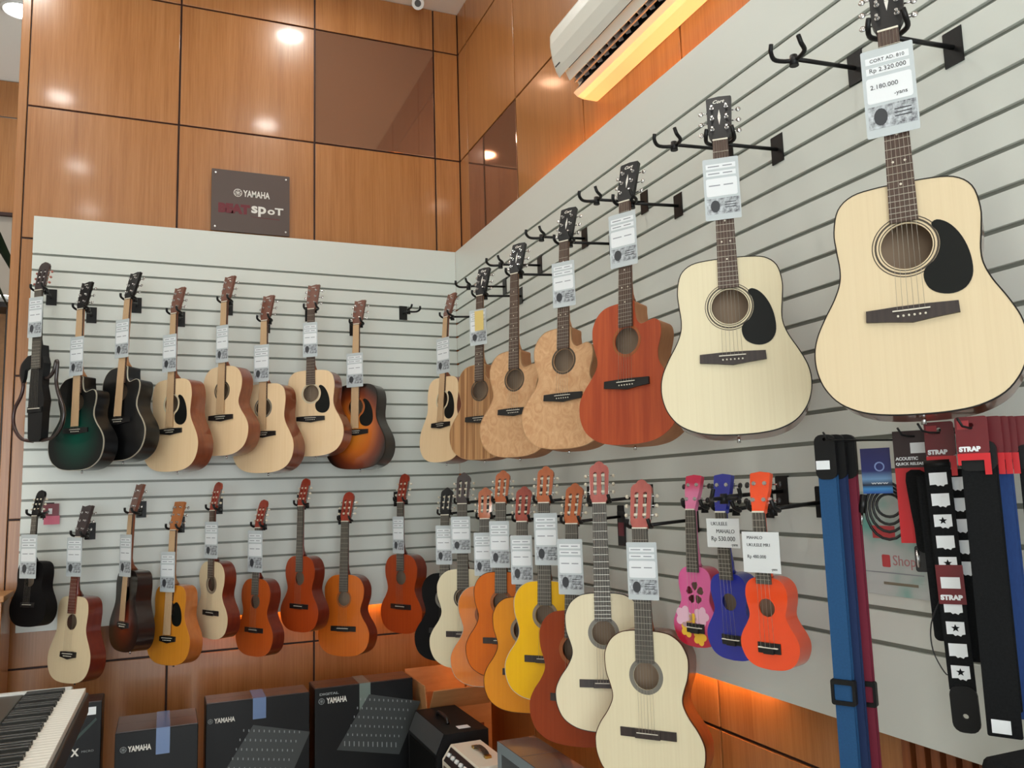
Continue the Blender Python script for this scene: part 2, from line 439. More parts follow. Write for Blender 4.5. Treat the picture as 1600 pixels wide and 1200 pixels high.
def loft(rings, name):
    bm = bmesh.new(); R_ = [[bm.verts.new(p) for p in r] for r in rings]
    n = len(rings[0])
    for u, v in zip(R_, R_[1:]):
        for i in range(n):
            f = bm.faces.new((u[i], u[(i + 1) % n], v[(i + 1) % n], v[i])); f.smooth = i not in (n - 1,)
    bm.faces.new(R_[0]); bm.faces.new(R_[-1][::-1])
    return finish(bm, name)
def neck_mesh(tp):
    _, nb, SL, hz, hr, fe, dep, w0, w1, hd = TYPES[tp]
    rings = []
    for z, dd, fz in ((.012, .016, 0), (0, .018, 0), (-.03, .018, 0), (-nb * .5, .019, .5), (-nb + .06, .021, .85), (-nb + .03, .03, .92), (-nb + .012, dep * .5, 1), (-nb + .001, dep * .62, 1)):
        w = (w0 + (w1 - w0) * fz * .7) / 2
        rings.append([(w * math.cos(R(a)), .006 + (dd * math.sin(R(a))), z) for a in range(0, 181, 20)])
    return loft(rings, 'neck')
def board_mesh(tp):
    _, nb, SL, hz, hr, fe, dep, w0, w1, hd = TYPES[tp]
    we = w0 + (w1 - w0) * min(1, fe / .45 if tp not in ('uke',) else 1)
    bm = bmesh.new()
    add_plate(bm, [[(-w0 / 2, 0), (w0 / 2, 0), (we / 2, -fe), (-we / 2, -fe)]], 0, .0075)
    return finish(bm, 'fretboard')
def frets_mesh(tp):
    _, nb, SL, hz, hr, fe, dep, w0, w1, hd = TYPES[tp]
    bm = bmesh.new(); k = 1
    while True:
        z = SL * (1 - 2 ** (-k / 12))
        if z > fe - .004: break
        w = (w0 + (w1 - w0) * z / fe) / 2
        add_box(bm, (-w, -.0009, -z - .0007), (w, .0002, -z + .0007)); k += 1
    return finish(bm, 'frets')
def dots_mesh(tp):
    _, nb, SL, hz, hr, fe, dep, w0, w1, hd = TYPES[tp]
    bm = bmesh.new()
    for k in (3, 5, 7, 9, 12, 15):
        z = SL * (1 - (2 ** (-k / 12) + 2 ** (-(k - 1) / 12)) / 2)
        for dx in ((-.012, .012) if k == 12 else (0,)):
            add_cyl(bm, (dx, -.0004, -z), (dx, .001, -z), .0028, n=8)
    return finish(bm, 'inlay_dots')
def bridge_mesh(kind, SL, k):
    if kind == 'steel':
        pts = [(-.088 * k, .012), (-.03, .014), (.03, .014), (.088 * k, .012), (.089 * k, -.012), (.045 * k, -.0165), (0, -.0225), (-.045 * k, -.0165), (-.089 * k, -.012)]
        return plate([[(x, z - SL - .004) for x, z in pts]], YF - .008, YF, name='bridge')
    bm = bmesh.new(); w = .094 * k
    add_box(bm, (-w, YF - .004, -SL - .016), (w, YF, -SL + .012), .001)
    add_box(bm, (-.042 * k, YF - .010, -SL - .017), (.042 * k, YF - .003, -SL + .012), .001)
    return finish(bm, 'bridge')
def pick_mesh(tp, k=1.):
    hz, hr = TYPES[tp][3], TYPES[tp][4]
    r = hr + .0135 * k
    pts = [(r * math.cos(R(a)), r * math.sin(R(a))) for a in (38, 20, 0, -20, -40, -60)]
    pts += [(.028, -.075), (.036, -.098), (.055, -.112), (.08, -.116), (.103, -.107), (.117, -.085), (.119, -.055), (.113, -.02), (.1, .012), (.082, .036), (.062, .047)]
    pts = [(p.x * k, p.z * k - hz) for p in crom([Vector((x, 0, z)) for x, z in pts], 3, True)]
    return plate([pts], YF - .0016, YF, smooth=True, name='pickguard')
def string_mesh(tp, i, n, r):
    _, nb, SL, hz, hr, fe, dep, w0, w1, hd = TYPES[tp]
    x0 = (i - (n - 1) / 2) * w0 * .82 / (n - 1); x1 = (i - (n - 1) / 2) * (.0105 if n == 6 else .0135)
    return cyl((x0, -.0026, 0), (x1, -.0032 if n == 6 else -.001, -SL), r, n=5, name='string')

def hibiscus(hz):
    loops = []
    for k in range(5):
        a = R(90 + 72 * k); ca, sa = math.cos(a), math.sin(a); lp = []
        for x, z in [(.007, 0), (.014, -.008), (.026, -.0125), (.034, -.007), (.0325, 0), (.034, .007), (.026, .0125), (.014, .008)]:
            lp.append((x * ca - z * sa, x * sa + z * ca - hz))
        loops.append(lp)
    return loops

NAMES = {}
def build_guitar(key, tp, loc, ang, tilt, s, spec):
    half, nb, SL, hz, hr, fe, dep, w0, w1, hd = TYPES[tp]
    cut = spec.get('cut', False); hd = spec.get('head', hd)
    uke = tp == 'uke'; clas = hd in ('slot', 'round')
    root = empty('ukulele' if uke else ('classical_guitar' if clas else 'acoustic_guitar'), loc, 0, s)
    root.rotation_euler = Matrix.Rotation(R(ang) + math.pi / 2, 3, 'Z').to_4x4().to_3x3().to_euler()
    root.rotation_euler.x = R(-tilt)
    tag(root, spec['label'], 'ukulele' if uke else 'guitar', spec['group'])
    P = lambda n, me, m: obj(n, me, m, root)
    hole = hibiscus(hz) if spec.get('flower') else [circle(0, -hz, hr, 36)]
    P('soundboard', cached(('top', tp, cut, bool(spec.get('flower'))), lambda: plate([outline(tp, cut)] + hole, YF, YF + .003, smooth=True, name='soundboard')), spec['top'])
    P('body_shell', cached(('shell', tp, cut), lambda: shell_mesh(tp, cut, .1)), spec['side'])
    P('inner_back', cached(('inner', tp, cut), lambda: plate([[(x * .96, (z + nb) * .96 - nb - .006) for x, z in outline(tp, cut)]], YF + dep * .84, YF + dep * .84 + .002, name='inner_back')), M_HOLEIN)
    if spec.get('bind'): P('binding', cached(('bind', tp, cut), lambda: binding_mesh(tp, cut)), spec['bind'])
    ro = spec.get('ros')
    if ro: P('rosette', cached(('ros', tp, ro[0]), lambda: ring_mesh(-hz, [(hr + a, hr + b) for a, b in {'thin3': ((.0025, .0045), (.0085, .0125), (.016, .018)), 'one': ((.0015, .009),), 'wide': ((.0005, .0145),), 'uke': ((.0, .002),)}[ro[0]]], YF)), ro[1])
    P('neck', cached(('neck', tp), lambda: neck_mesh(tp)), spec['neck'])
    fb = P('fretboard', cached(('fb', tp), lambda: board_mesh(tp)), spec.get('fb', M_FB))
    fr = obj('frets', cached(('frets', tp), lambda: frets_mesh(tp)), M_FRET, fb); fr['kind'] = 'stuff'
    if spec.get('dots'): di = obj('inlay_dots', cached(('dots', tp), lambda: dots_mesh(tp)), M_NUT, fb); di['kind'] = 'stuff'
    P('nut', cached(('nut', tp), lambda: box((-w0 / 2, -.002, 0), (w0 / 2, .006, .0045), .0006, 'nut')), M_NUT)
    if spec.get('strip'):
        P('protective_strip', cached(('strip', tp), lambda: plate([[(-w0 / 2 + .001, -.004), (w0 / 2 - .001, -.004), (w1 / 2, -SL + .016), (-w1 / 2, -SL + .016)]], -.0022, -.0008, name='strip')), M_STRIP)
    # headstock
    hw = [(x * (w0 / .043 if hd in ('wave', 'cort', 'plain') else 1), z) for x, z in HEADS[hd]]
    if tp == 'cs': hw = [(x * .95, z) for x, z in hw]
    loops = [hw]
    if clas:
        for sx in (-1, 1):
            q = rrect(.0085, .034, .0215, .124, .005)
            loops.append([(x * sx, z) for x, z in (q if sx > 0 else q[::-1])])
    head = P('headstock', cached(('head', tp, hd), lambda: plate(loops, 0, .015, head_xf, True, 'headstock')), spec['headm'])
    if spec.get('logo'):
        s_, w_, z_ = spec['logo']
        me = cached(('logo', s_, w_, z_), lambda: text(s_, .02, 0, z_, -.0005, w_, shear=.35 if s_ == 'Cort' else 0, bold=.0004))
        me2 = cached(('logo2', s_, w_, z_), lambda: me.copy())
        if not me2.get('done'):
            for v in me2.vertices: v.co = head_xf(v.co)
            me2['done'] = 1
        obj('logo_lettering', me2, MATS['print_white'], head)
    if hd == 'cort' and not clas:
        obj('logo_diamond', cached(('dia',), lambda: plate([[(0, .115), (.0045, .088), (.001, .0875), (.001, .0865), (.0045, .086), (0, .058), (-.0045, .086), (-.001, .0865), (-.001, .0875), (-.0045, .088)]], -.0007, .0002, head_xf, name='inlay')), MATS['print_white'], head)
    rows = [.035, .08] if uke else ([.047, .079, .111] if clas else [.042, .082, .122])
    for sx in (-1, 1):
        for z in rows:
            def tm():
                bm = bmesh.new()
                if clas:
                    add_cyl(bm, (sx * .022, .008, z), (sx * .049, .008, z), .0022, n=6)
                    add_box(bm, (sx * .0355 - .0012, .003, z - .016), (sx * .0355 + .0012, .013, z + .016))
                else:
                    xx = .0165 if uke else .0205
                    add_cyl(bm, (sx * xx, -.013 if not uke else -.005, z), (sx * xx, .001, z), .0036 if not uke else .0055, n=8)
                    add_cyl(bm, (sx * xx, 0, z), (sx * xx, -.002, z), .006, n=8)
                    add_cyl(bm, (sx * .03, .018, z), (sx * .052, .018, z), .0022, n=6)
                    add_box(bm, (sx * .022 - .007, .014, z - .008), (sx * .022 + .007, .022, z + .008))
                for v in bm.verts: v.co = head_xf(v.co)
                return finish(bm, 'tuner')
            t = P('tuner', cached(('tuner', clas, uke, sx, z), tm), M_CHROME)
            def bt_():
                bm = bmesh.new()
                if clas: add_ball(bm, (sx * .053, .012, z), .0085, .75, 1.0, .8, 8)
                elif uke: add_ball(bm, (sx * .05, .018, z), .009, .9, .5, 1., 8)
                else: add_ball(bm, (sx * .054, .018, z), .0085, .95, .45, 1.0, 8)
                for v in bm.verts: v.co = head_xf(v.co)
                return finish(bm, 'button')
            obj('button', cached(('button', clas, uke, sx, z), bt_), M_TUNER_CREAM if clas else (M_BLACK if uke or spec.get('darkbut') else M_CHROME), t)
            if clas:
                def rl():
                    bm = bmesh.new(); add_cyl(bm, (sx * .0085, .004, z), (sx * .0215, .004, z), .0058, n=8)
                    for v in bm.verts: v.co = head_xf(v.co)
                    return finish(bm, 'roller')
                obj('roller', cached(('roller', sx, z), rl), M_TUNER_CREAM, t)
    # bridge and strings
    kb = {'jr': .62, 'cs': .86, 'uke': .36, 'clas': 1.}.get(tp, 1.)
    br = P('bridge', cached(('bridge', tp, clas), lambda: bridge_mesh('class' if clas or uke else 'steel', SL, kb)), spec.get('bridge', M_BRIDGEB))
    obj('saddle', cached(('saddle', tp), lambda: box((-.036 * (1 if not uke else .8), YF - .0115, -SL - .0012), (.036 * (1 if not uke else .8), YF - .006, -SL + .0012))), M_SADDLE, br)
    if not clas and not uke:
        pin = cached(('pin',), lambda: ball((0, YF - .0085, 0), .0026, n=6))
        for i in range(6): obj('bridge_pin', pin, M_NUT, br, ((i - 2.5) * .0105, 0, -SL - .011))
    ns = 4 if uke else 6
    for i in range(ns):
        P('string', cached(('string', tp, i, clas), lambda: string_mesh(tp, i, ns, .0004)), M_STRING)
    if spec.get('pg'): P('pickguard', cached(('pg', tp), lambda: pick_mesh(tp, {'jr': .74}.get(tp, 1.))), M_PG)
    if not uke and not clas:
        zb = min(z for x, z in half) - nb
        P('end_pin', cached(('end', tp), lambda: cyl((0, YF + dep * .5, zb - .014), (0, YF + dep * .5, zb + .004), .0055, .004, 8)), M_CHROME)
    if spec.get('extra'): spec['extra'](root)
    return root
mat('print_white', (226, 224, 216), .5)
T_NAT = wood('top_spruce', (238, 206, 160), (244, 214, 172), (140, 140, 2), .38, coat=.4)
T_CREAM = wood('top_cream_spruce', (220, 200, 162), (224, 205, 168), (160, 160, 1.5), .55)
T_CREAM2 = wood('top_pale_spruce', (224, 212, 177), (229, 218, 184), (160, 160, 1.5), .5)
T_ZEBRA = wood('top_zebrawood', (190, 144, 96), (142, 98, 60), (75, 75, .8), .5, lo=.42, hi=.6)
T_BURL = wood('top_burl', (216, 174, 130), (196, 148, 104), (22, 22, 16), .5, dist=2.5, lo=.3, hi=.65)
T_MAHOG = wood('top_red_mahogany', (182, 82, 42), (158, 62, 30), (45, 45, 2.5), .42, lo=.35, hi=.65)
T_BLACK = mat('gloss_black', (10, 10, 11), .3, coat=.25)
T_BLACKM = mat('satin_black', (14, 13, 14), .55)
T_BLACKM.node_tree.nodes['Principled BSDF'].inputs['Specular IOR Level'].default_value = .2
T_GREEN = burst('green_burst', [(0., (6, 78, 62)), (.42, (6, 54, 44)), (.8, (7, 16, 14)), (1., (7, 8, 8))], .68, .215, .22, .35, .15)
T_SUN = burst('tobacco_burst', [(0., (226, 142, 46)), (.48, (200, 104, 30)), (.78, (112, 44, 16)), (1.02, (24, 12, 9))], .63, .215, .27)
T_DSUN = burst('dark_burst', [(0., (150, 58, 24)), (.4, (96, 32, 18)), (.8, (28, 14, 12)), (1., (16, 10, 10))], .54, .15, .16)
T_AMBER = wood('top_amber', (206, 130, 34), (216, 142, 44), (120, 120, 2), .3, coat=.35)
T_RED = wood('top_redbrown', (160, 60, 20), (174, 70, 26), (120, 120, 2), .3, coat=.35)
T_RED2 = wood('top_rust', (176, 76, 24), (188, 88, 32), (120, 120, 2), .3, coat=.35)
T_ORB = wood('top_orange_brown', (196, 98, 26), (206, 108, 32), (120, 120, 2), .3, coat=.35)
T_ORANGE = wood('top_orange', (212, 114, 24), (218, 122, 30), (120, 120, 2), .16, coat=.7, coat_rough=.03)
T_ORANGE2 = wood('top_orange_deep', (204, 98, 14), (210, 106, 20), (120, 120, 2), .35, coat=.2, coat_rough=.12)
T_GOLD = wood('top_gold', (216, 134, 22), (222, 142, 30), (120, 120, 2), .35, coat=.2, coat_rough=.12)
T_YEL = wood('top_yellow', (234, 178, 8), (238, 184, 14), (120, 120, 2), .35, coat=.2, coat_rough=.12)
T_BROWN = wood('top_brown', (136, 52, 18), (146, 60, 24), (120, 120, 2), .35, coat=.2, coat_rough=.12)
S_MAH = wood('side_mahogany', (120, 58, 32), (138, 70, 40), (60, 60, 6), .3, coat=.8)
S_RED = wood('side_red', (98, 31, 17), (112, 39, 21), (60, 60, 6), .3, coat=.8)
S_DARK = mat('side_dark', (34, 18, 16), .3, coat=.8)
S_TAN = wood('side_tan', (176, 122, 80), (160, 106, 66), (30, 30, 8), .5)
S_ORANGE = wood('side_orange', (176, 98, 44), (188, 110, 52), (60, 60, 6), .3, coat=.8)
N_MAH = wood('neck_mahogany', (136, 74, 44), (150, 86, 52), (60, 60, 3), .45)
N_TAN = wood('neck_tan', (178, 124, 80), (188, 136, 92), (60, 60, 3), .45)
HD_BLACK = mat('head_black', (26, 26, 27), .35)
HD_BROWN = wood('head_brown', (104, 62, 48), (122, 76, 60), (60, 60, 3), .35, coat=.5)
HD_RED = wood('head_red', (142, 50, 34), (156, 60, 40), (60, 60, 3), .35, coat=.5)
HD_ORANGE = wood('head_orange', (168, 82, 36), (180, 94, 44), (60, 60, 3), .35, coat=.5)
HD_ROSE = wood('head_rose', (172, 88, 80), (184, 100, 90), (60, 60, 3), .45)
HD_GREY = mat('head_grey', (62, 52, 52), .4)
HD_TAN = wood('head_tan', (172, 104, 58), (182, 116, 68), (60, 60, 3), .45)
B_WHITE = mat('binding_white', (226, 220, 204), .4)
B_BLACK = mat('binding_black', (40, 34, 30), .4)
B_TAN = mat('binding_tan', (214, 176, 132), .4)
B_BROWN = mat('binding_brown', (96, 52, 30), .4)
R_DARK = mat('rosette_dark', (70, 60, 48), .5)
R_GREY = mat('rosette_grey', (120, 116, 106), .5)
R_PALE = mat('rosette_pale', (206, 196, 170), .5)
R_BROWN = mat('rosette_brown', (150, 84, 40), .5)
R_GREYB = mat('rosette_taupe', (132, 116, 98), .5)
GU = 'steel-string guitars in the upper row on the back wall'
GR = 'steel-string guitars in the upper row on the right wall'
GL = 'small guitars in the lower row on the back wall'
GS = 'classical guitars in the lower row on the right wall'
GK = 'ukuleles hung on the right wall'
YL = ('YAMAHA', .026, .143)
CL = ('Cort', .034, .146)
SPEC = {
'G2': dict(d='dark green burst guitar', label='dark green burst cutaway guitar with white binding, second in the upper row', group=GU, top=T_GREEN, side=T_BLACK, cut=1, bind=B_WHITE, neck=N_TAN, headm=HD_BLACK, strip=1, logo=YL),
'G3': dict(d='glossy black cutaway guitar', label='glossy all-black cutaway guitar with white binding beside the green burst one', group=GU, top=T_BLACK, side=T_BLACK, cut=1, bind=B_WHITE, neck=N_TAN, headm=HD_BLACK, strip=1, logo=YL),
'G4': dict(d='natural guitar beside the black cutaway', label='natural spruce guitar with teardrop pickguard hanging right beside the black cutaway', group=GU, top=T_NAT, side=S_MAH, neck=N_MAH, headm=HD_BROWN, strip=1, pg=1, ros=('one', R_PALE), logo=YL),
'G5': dict(d='natural guitar without pickguard', label='natural spruce guitar without pickguard and with darker brown head, fifth in upper row', group=GU, top=T_NAT, side=S_MAH, neck=N_MAH, headm=HD_BROWN, strip=1, ros=('one', R_DARK), logo=YL),
'G6': dict(d='low-hung natural guitar', label='natural spruce guitar hung lower between two natural guitars, sixth in upper row', group=GU, top=T_NAT, side=S_MAH, neck=N_MAH, headm=HD_BROWN, strip=1, ros=('one', R_GREY), logo=YL),
'G7': dict(d='natural guitar with bare dark fretboard', label='natural guitar with bare dark fretboard and black pickguard beside the tobacco sunburst', group=GU, top=T_NAT, side=S_MAH, neck=N_MAH, headm=HD_BROWN, pg=1, ros=('one', R_PALE), logo=YL, bridge=M_BRIDGEB),
'G8': dict(d='tobacco sunburst guitar', label='tobacco sunburst guitar with black pickguard, last in the upper row of the back wall', group=GU, top=T_SUN, side=S_DARK, neck=N_MAH, headm=HD_BROWN, strip=1, pg=1, bind=B_BLACK, ros=('one', R_BROWN), logo=YL),
'R1': dict(d='natural guitar in the corner', label='natural guitar with card strip over its strings, hanging next to the room corner', group=GR, top=T_NAT, side=S_MAH, neck=N_MAH, headm=HD_BROWN, strip=1, pg=1, ros=('one', R_PALE), logo=YL),
'R2': dict(d='striped brown guitar', label='striped brown wood cutaway guitar with a yellow slip on its neck', group=GR, top=T_ZEBRA, side=S_TAN, cut=1, neck=N_TAN, headm=HD_BLACK, head='cort', bind=B_TAN, ros=('one', R_DARK), logo=CL, dots=1),
'R3': dict(d='pale figured guitar without tag', label='pale figured wood cutaway guitar with a bare neck and no price tag', group=GR, top=T_BURL, side=S_TAN, cut=1, neck=N_TAN, headm=HD_BLACK, head='cort', bind=B_TAN, ros=('one', R_DARK), logo=CL, dots=1),
'R4': dict(d='pale figured guitar', label='pale figured wood cutaway guitar with price tag, left of the red mahogany one', group=GR, top=T_BURL, side=S_TAN, cut=1, neck=N_TAN, headm=HD_BLACK, head='cort', bind=B_TAN, ros=('one', R_DARK), logo=CL, dots=1),
'R5': dict(d='red mahogany guitar', label='red mahogany cutaway guitar with black bridge on the right wall', group=GR, top=T_MAHOG, side=S_TAN, cut=1, neck=N_MAH, headm=HD_BLACK, head='cort', ros=('one', R_BROWN), logo=CL, dots=1),
'R6': dict(d='second largest cream guitar', label='cream dreadnought guitar with black pickguard between the red and the nearest guitar', group=GR, top=T_CREAM2, side=S_MAH, neck=N_MAH, headm=HD_BLACK, head='cort', bind=B_BLACK, pg=1, ros=('thin3', R_DARK), logo=CL, dots=1, bridge=M_BRIDGE),
'R7': dict(d='largest cream guitar', label='largest nearest cream dreadnought guitar with black pickguard at the right edge', group=GR, top=T_CREAM, side=S_MAH, neck=N_MAH, headm=HD_BLACK, head='cort', bind=B_BLACK, pg=1, ros=('thin3', R_DARK), logo=CL, dots=1, bridge=M_BRIDGE),
'L1': dict(d='small matt black guitar', label='small black guitar at the left end of the lower row', group=GL, top=T_BLACKM, side=T_BLACKM, neck=HD_BLACK, headm=HD_BLACK, head='round', fb=M_FBG),
'L2': dict(d='small pale parlour guitar', label='small pale spruce guitar with red-brown sides and dark head, lower row left', group=GL, top=T_CREAM, side=S_RED, neck=S_RED, headm=HD_GREY, fb=S_RED),
'L3': dict(d='small dark burst guitar', label='small dark red burst guitar with card strip in the lower row', group=GL, top=T_DSUN, side=S_DARK, neck=N_MAH, headm=HD_BROWN, strip=1),
'L4': dict(d='small amber guitar', label='small amber guitar with plain tan head and black pickguard, lower row', group=GL, top=T_AMBER, side=S_ORANGE, neck=N_TAN, headm=HD_TAN, head='plain', strip=1, pg=1),
'L5': dict(d='small cream classical guitar', label='small cream-topped classical guitar with red sides in the lower row', group=GL, top=T_CREAM, side=S_RED, neck=S_RED, headm=HD_RED, head='round', ros=('wide', R_GREYB)),
'L6': dict(d='rust classical guitar', label='small rust-coloured classical guitar hung low with a price tag, right of the cream one', group=GL, top=T_RED2, side=S_RED, neck=S_RED, headm=HD_RED, head='round', fb=M_FBG),
'L7': dict(d='deep red classical guitar', label='small deep red classical guitar without tag, left of the orange-brown one', group=GL, top=T_RED, side=S_RED, neck=S_RED, headm=HD_RED, head='round', fb=M_FBG),
'L8': dict(d='orange-brown classical guitar', label='orange-brown classical guitar without tag, widest in the lower back row', group=GL, top=T_ORB, side=S_RED, neck=S_RED, headm=HD_RED, head='round', fb=M_FBG, ros=('one', R_BROWN)),
'L9': dict(d='red classical guitar by the corner', label='red-brown classical guitar with price tag nearest the corner in the lower back row', group=GL, top=T_RED, side=S_RED, neck=S_RED, headm=HD_RED, head='round', fb=M_FBG),
'S1': dict(d='black classical guitar', label='black classical guitar nearest the corner on the right wall', group=GS, top=T_BLACKM, side=T_BLACKM, neck=HD_BLACK, headm=HD_BLACK, fb=M_FBG, ros=('wide', R_GREY)),
'S2': dict(d='cream guitar with grey head', label='cream classical guitar with dark grey slotted head beside the black one', group=GS, top=T_CREAM2, side=S_MAH, neck=N_MAH, headm=HD_GREY, fb=M_FBG, ros=('one', R_DARK), bridge=M_BRIDGE),
'S3': dict(d='shiny orange guitar', label='shiny orange classical guitar with bright reflection low on its body', group=GS, top=T_ORANGE, side=S_MAH, neck=N_MAH, headm=HD_ORANGE, fb=M_FBG, bind=B_WHITE, ros=('wide', R_BROWN), bridge=M_BRIDGE),
'S4': dict(d='deep orange guitar', label='deep orange classical guitar hung high, fourth from the corner', group=GS, top=T_ORANGE2, side=S_MAH, neck=N_MAH, headm=HD_ORANGE, fb=M_FBG, bind=B_BROWN, ros=('wide', R_BROWN), bridge=M_BRIDGE),
'S5': dict(d='golden amber guitar', label='golden amber classical guitar hung low in front of the deep orange one', group=GS, top=T_GOLD, side=S_MAH, neck=N_MAH, headm=HD_RED, fb=M_FBG, bind=B_BROWN, ros=('wide', R_GREYB), bridge=M_BRIDGE),
'S6': dict(d='bright yellow guitar', label='bright yellow classical guitar on the right wall', group=GS, top=T_YEL, side=S_MAH, neck=N_MAH, headm=HD_ORANGE, fb=M_FBG, bind=B_WHITE, ros=('wide', R_GREYB), bridge=M_BRIDGE),
'S7': dict(d='red-brown classical guitar', label='dark red-brown classical guitar between the yellow and the cream ones', group=GS, top=T_BROWN, side=S_RED, neck=S_RED, headm=HD_ORANGE, fb=M_FBG, ros=('wide', R_BROWN), bridge=M_BRIDGE),
'S8': dict(d='untagged cream classical guitar', label='cream classical guitar without price tag, behind the foremost cream one', group=GS, top=T_CREAM2, side=S_MAH, neck=N_MAH, headm=HD_ROSE, fb=M_FBG, bind=B_BLACK, ros=('wide', R_GREY), bridge=M_BRIDGE),
'S9': dict(d='foremost cream classical guitar', label='foremost cream classical guitar with price tag at the bottom centre', group=GS, top=T_CREAM2, side=S_MAH, neck=N_MAH, headm=HD_ROSE, fb=M_FBG, bind=B_BROWN, ros=('wide', R_GREY), bridge=M_BRIDGE),
}
# ukuleles
U_BLUE = mat('uke_blue', (14, 32, 150), .3, coat=1.)
U_ORANGE = mat('uke_orange', (240, 78, 28), .3, coat=1.)
def pink_top():
    m = mat('uke_pink', (226, 100, 160), .35, coat=.8)
    tc = nd(m, 'ShaderNodeTexCoord'); sp = nd(m, 'ShaderNodeSeparateXYZ'); lk(m, tc.outputs['Object'], sp.inputs[0])
    n = noise(m, coords(m, (30, 30, 30))); ma = nd(m, 'ShaderNodeMath', operation='MULTIPLY_ADD'); ma.inputs[1].default_value = .03
    lk(m, n, ma.inputs[0]); lk(m, sp.outputs['Z'], ma.inputs[2])
    mr = nd(m, 'ShaderNodeMapRange'); mr.inputs['From Min'].default_value = -.36; mr.inputs['From Max'].default_value = -.32
    lk(m, ma.outputs[0], mr.inputs['Value'])
    o = ramp(m, mr.outputs[0], [(0, (186, 20, 50)), (1, (226, 100, 160))]); lk(m, o, m.node_tree.nodes['Principled BSDF'].inputs['Base Color'])
    return m
U_PINK = pink_top()
def pink_head():
    m = mat('uke_pink_head', (224, 120, 160), .35, coat=.8)
    tc = nd(m, 'ShaderNodeTexCoord'); sp = nd(m, 'ShaderNodeSeparateXYZ'); lk(m, tc.outputs['Object'], sp.inputs[0])
    mr = nd(m, 'ShaderNodeMapRange'); mr.inputs['From Min'].default_value = .055; mr.inputs['From Max'].default_value = .085
    lk(m, sp.outputs['Z'], mr.inputs['Value'])
    o = ramp(m, mr.outputs[0], [(0, (226, 124, 166)), (1, (206, 36, 78))]); lk(m, o, m.node_tree.nodes['Principled BSDF'].inputs['Base Color'])
    return m
U_PINKH = pink_head()
F_PETAL = mat('petal_pale_pink', (240, 196, 214), .5); F_YEL = mat('petal_yellow', (238, 190, 60), .5)
def flowers(root):
    for cx, cz, r, m in ((-.046, -.327, .034, F_PETAL), (.022, -.322, .03, F_PETAL), (-.012, -.33, .016, F_YEL), (-.034, -.364, .026, F_YEL), (.014, -.384, .026, F_YEL)):
        pts = []
        for k in range(30):
            a = 2 * math.pi * k / 30; rr = r * (.72 + .28 * abs(math.cos(2.5 * a)))
            x, z = cx + rr * math.cos(a), cz + rr * math.sin(a)
            pts.append((x, z))
        hw = [(max(-.0855, min(.0855, x)), z) for x, z in pts]
        obj('flower_print', plate([hw], YF - .0005, YF, name='flower'), m, root)
SPEC['U1'] = dict(d='pink ukulele', label='pink flowered ukulele with hibiscus-shaped sound hole', group=GK, top=U_PINK, side=mat('uke_red_side', (190, 40, 80), .3, coat=.8), neck=U_PINKH, headm=U_PINKH, fb=M_FBG, flower=1, bridge=M_BRIDGEB, extra=flowers)
SPEC['U2'] = dict(d='blue ukulele', label='bright blue ukulele with square white price card', group=GK, top=U_BLUE, side=U_BLUE, neck=U_BLUE, headm=U_BLUE, fb=M_FBG, bridge=M_BRIDGEB)
SPEC['U3'] = dict(d='orange ukulele', label='bright orange ukulele with the larger white price card', group=GK, top=U_ORANGE, side=U_ORANGE, neck=U_ORANGE, headm=U_ORANGE, fb=M_FBG, bridge=M_BRIDGEB, ros=('uke', U_ORANGE))
SPEC['G1'] = dict(d='black frame silent guitar', label='black skeleton-frame silent guitar at the left end of the upper row', group=GU)

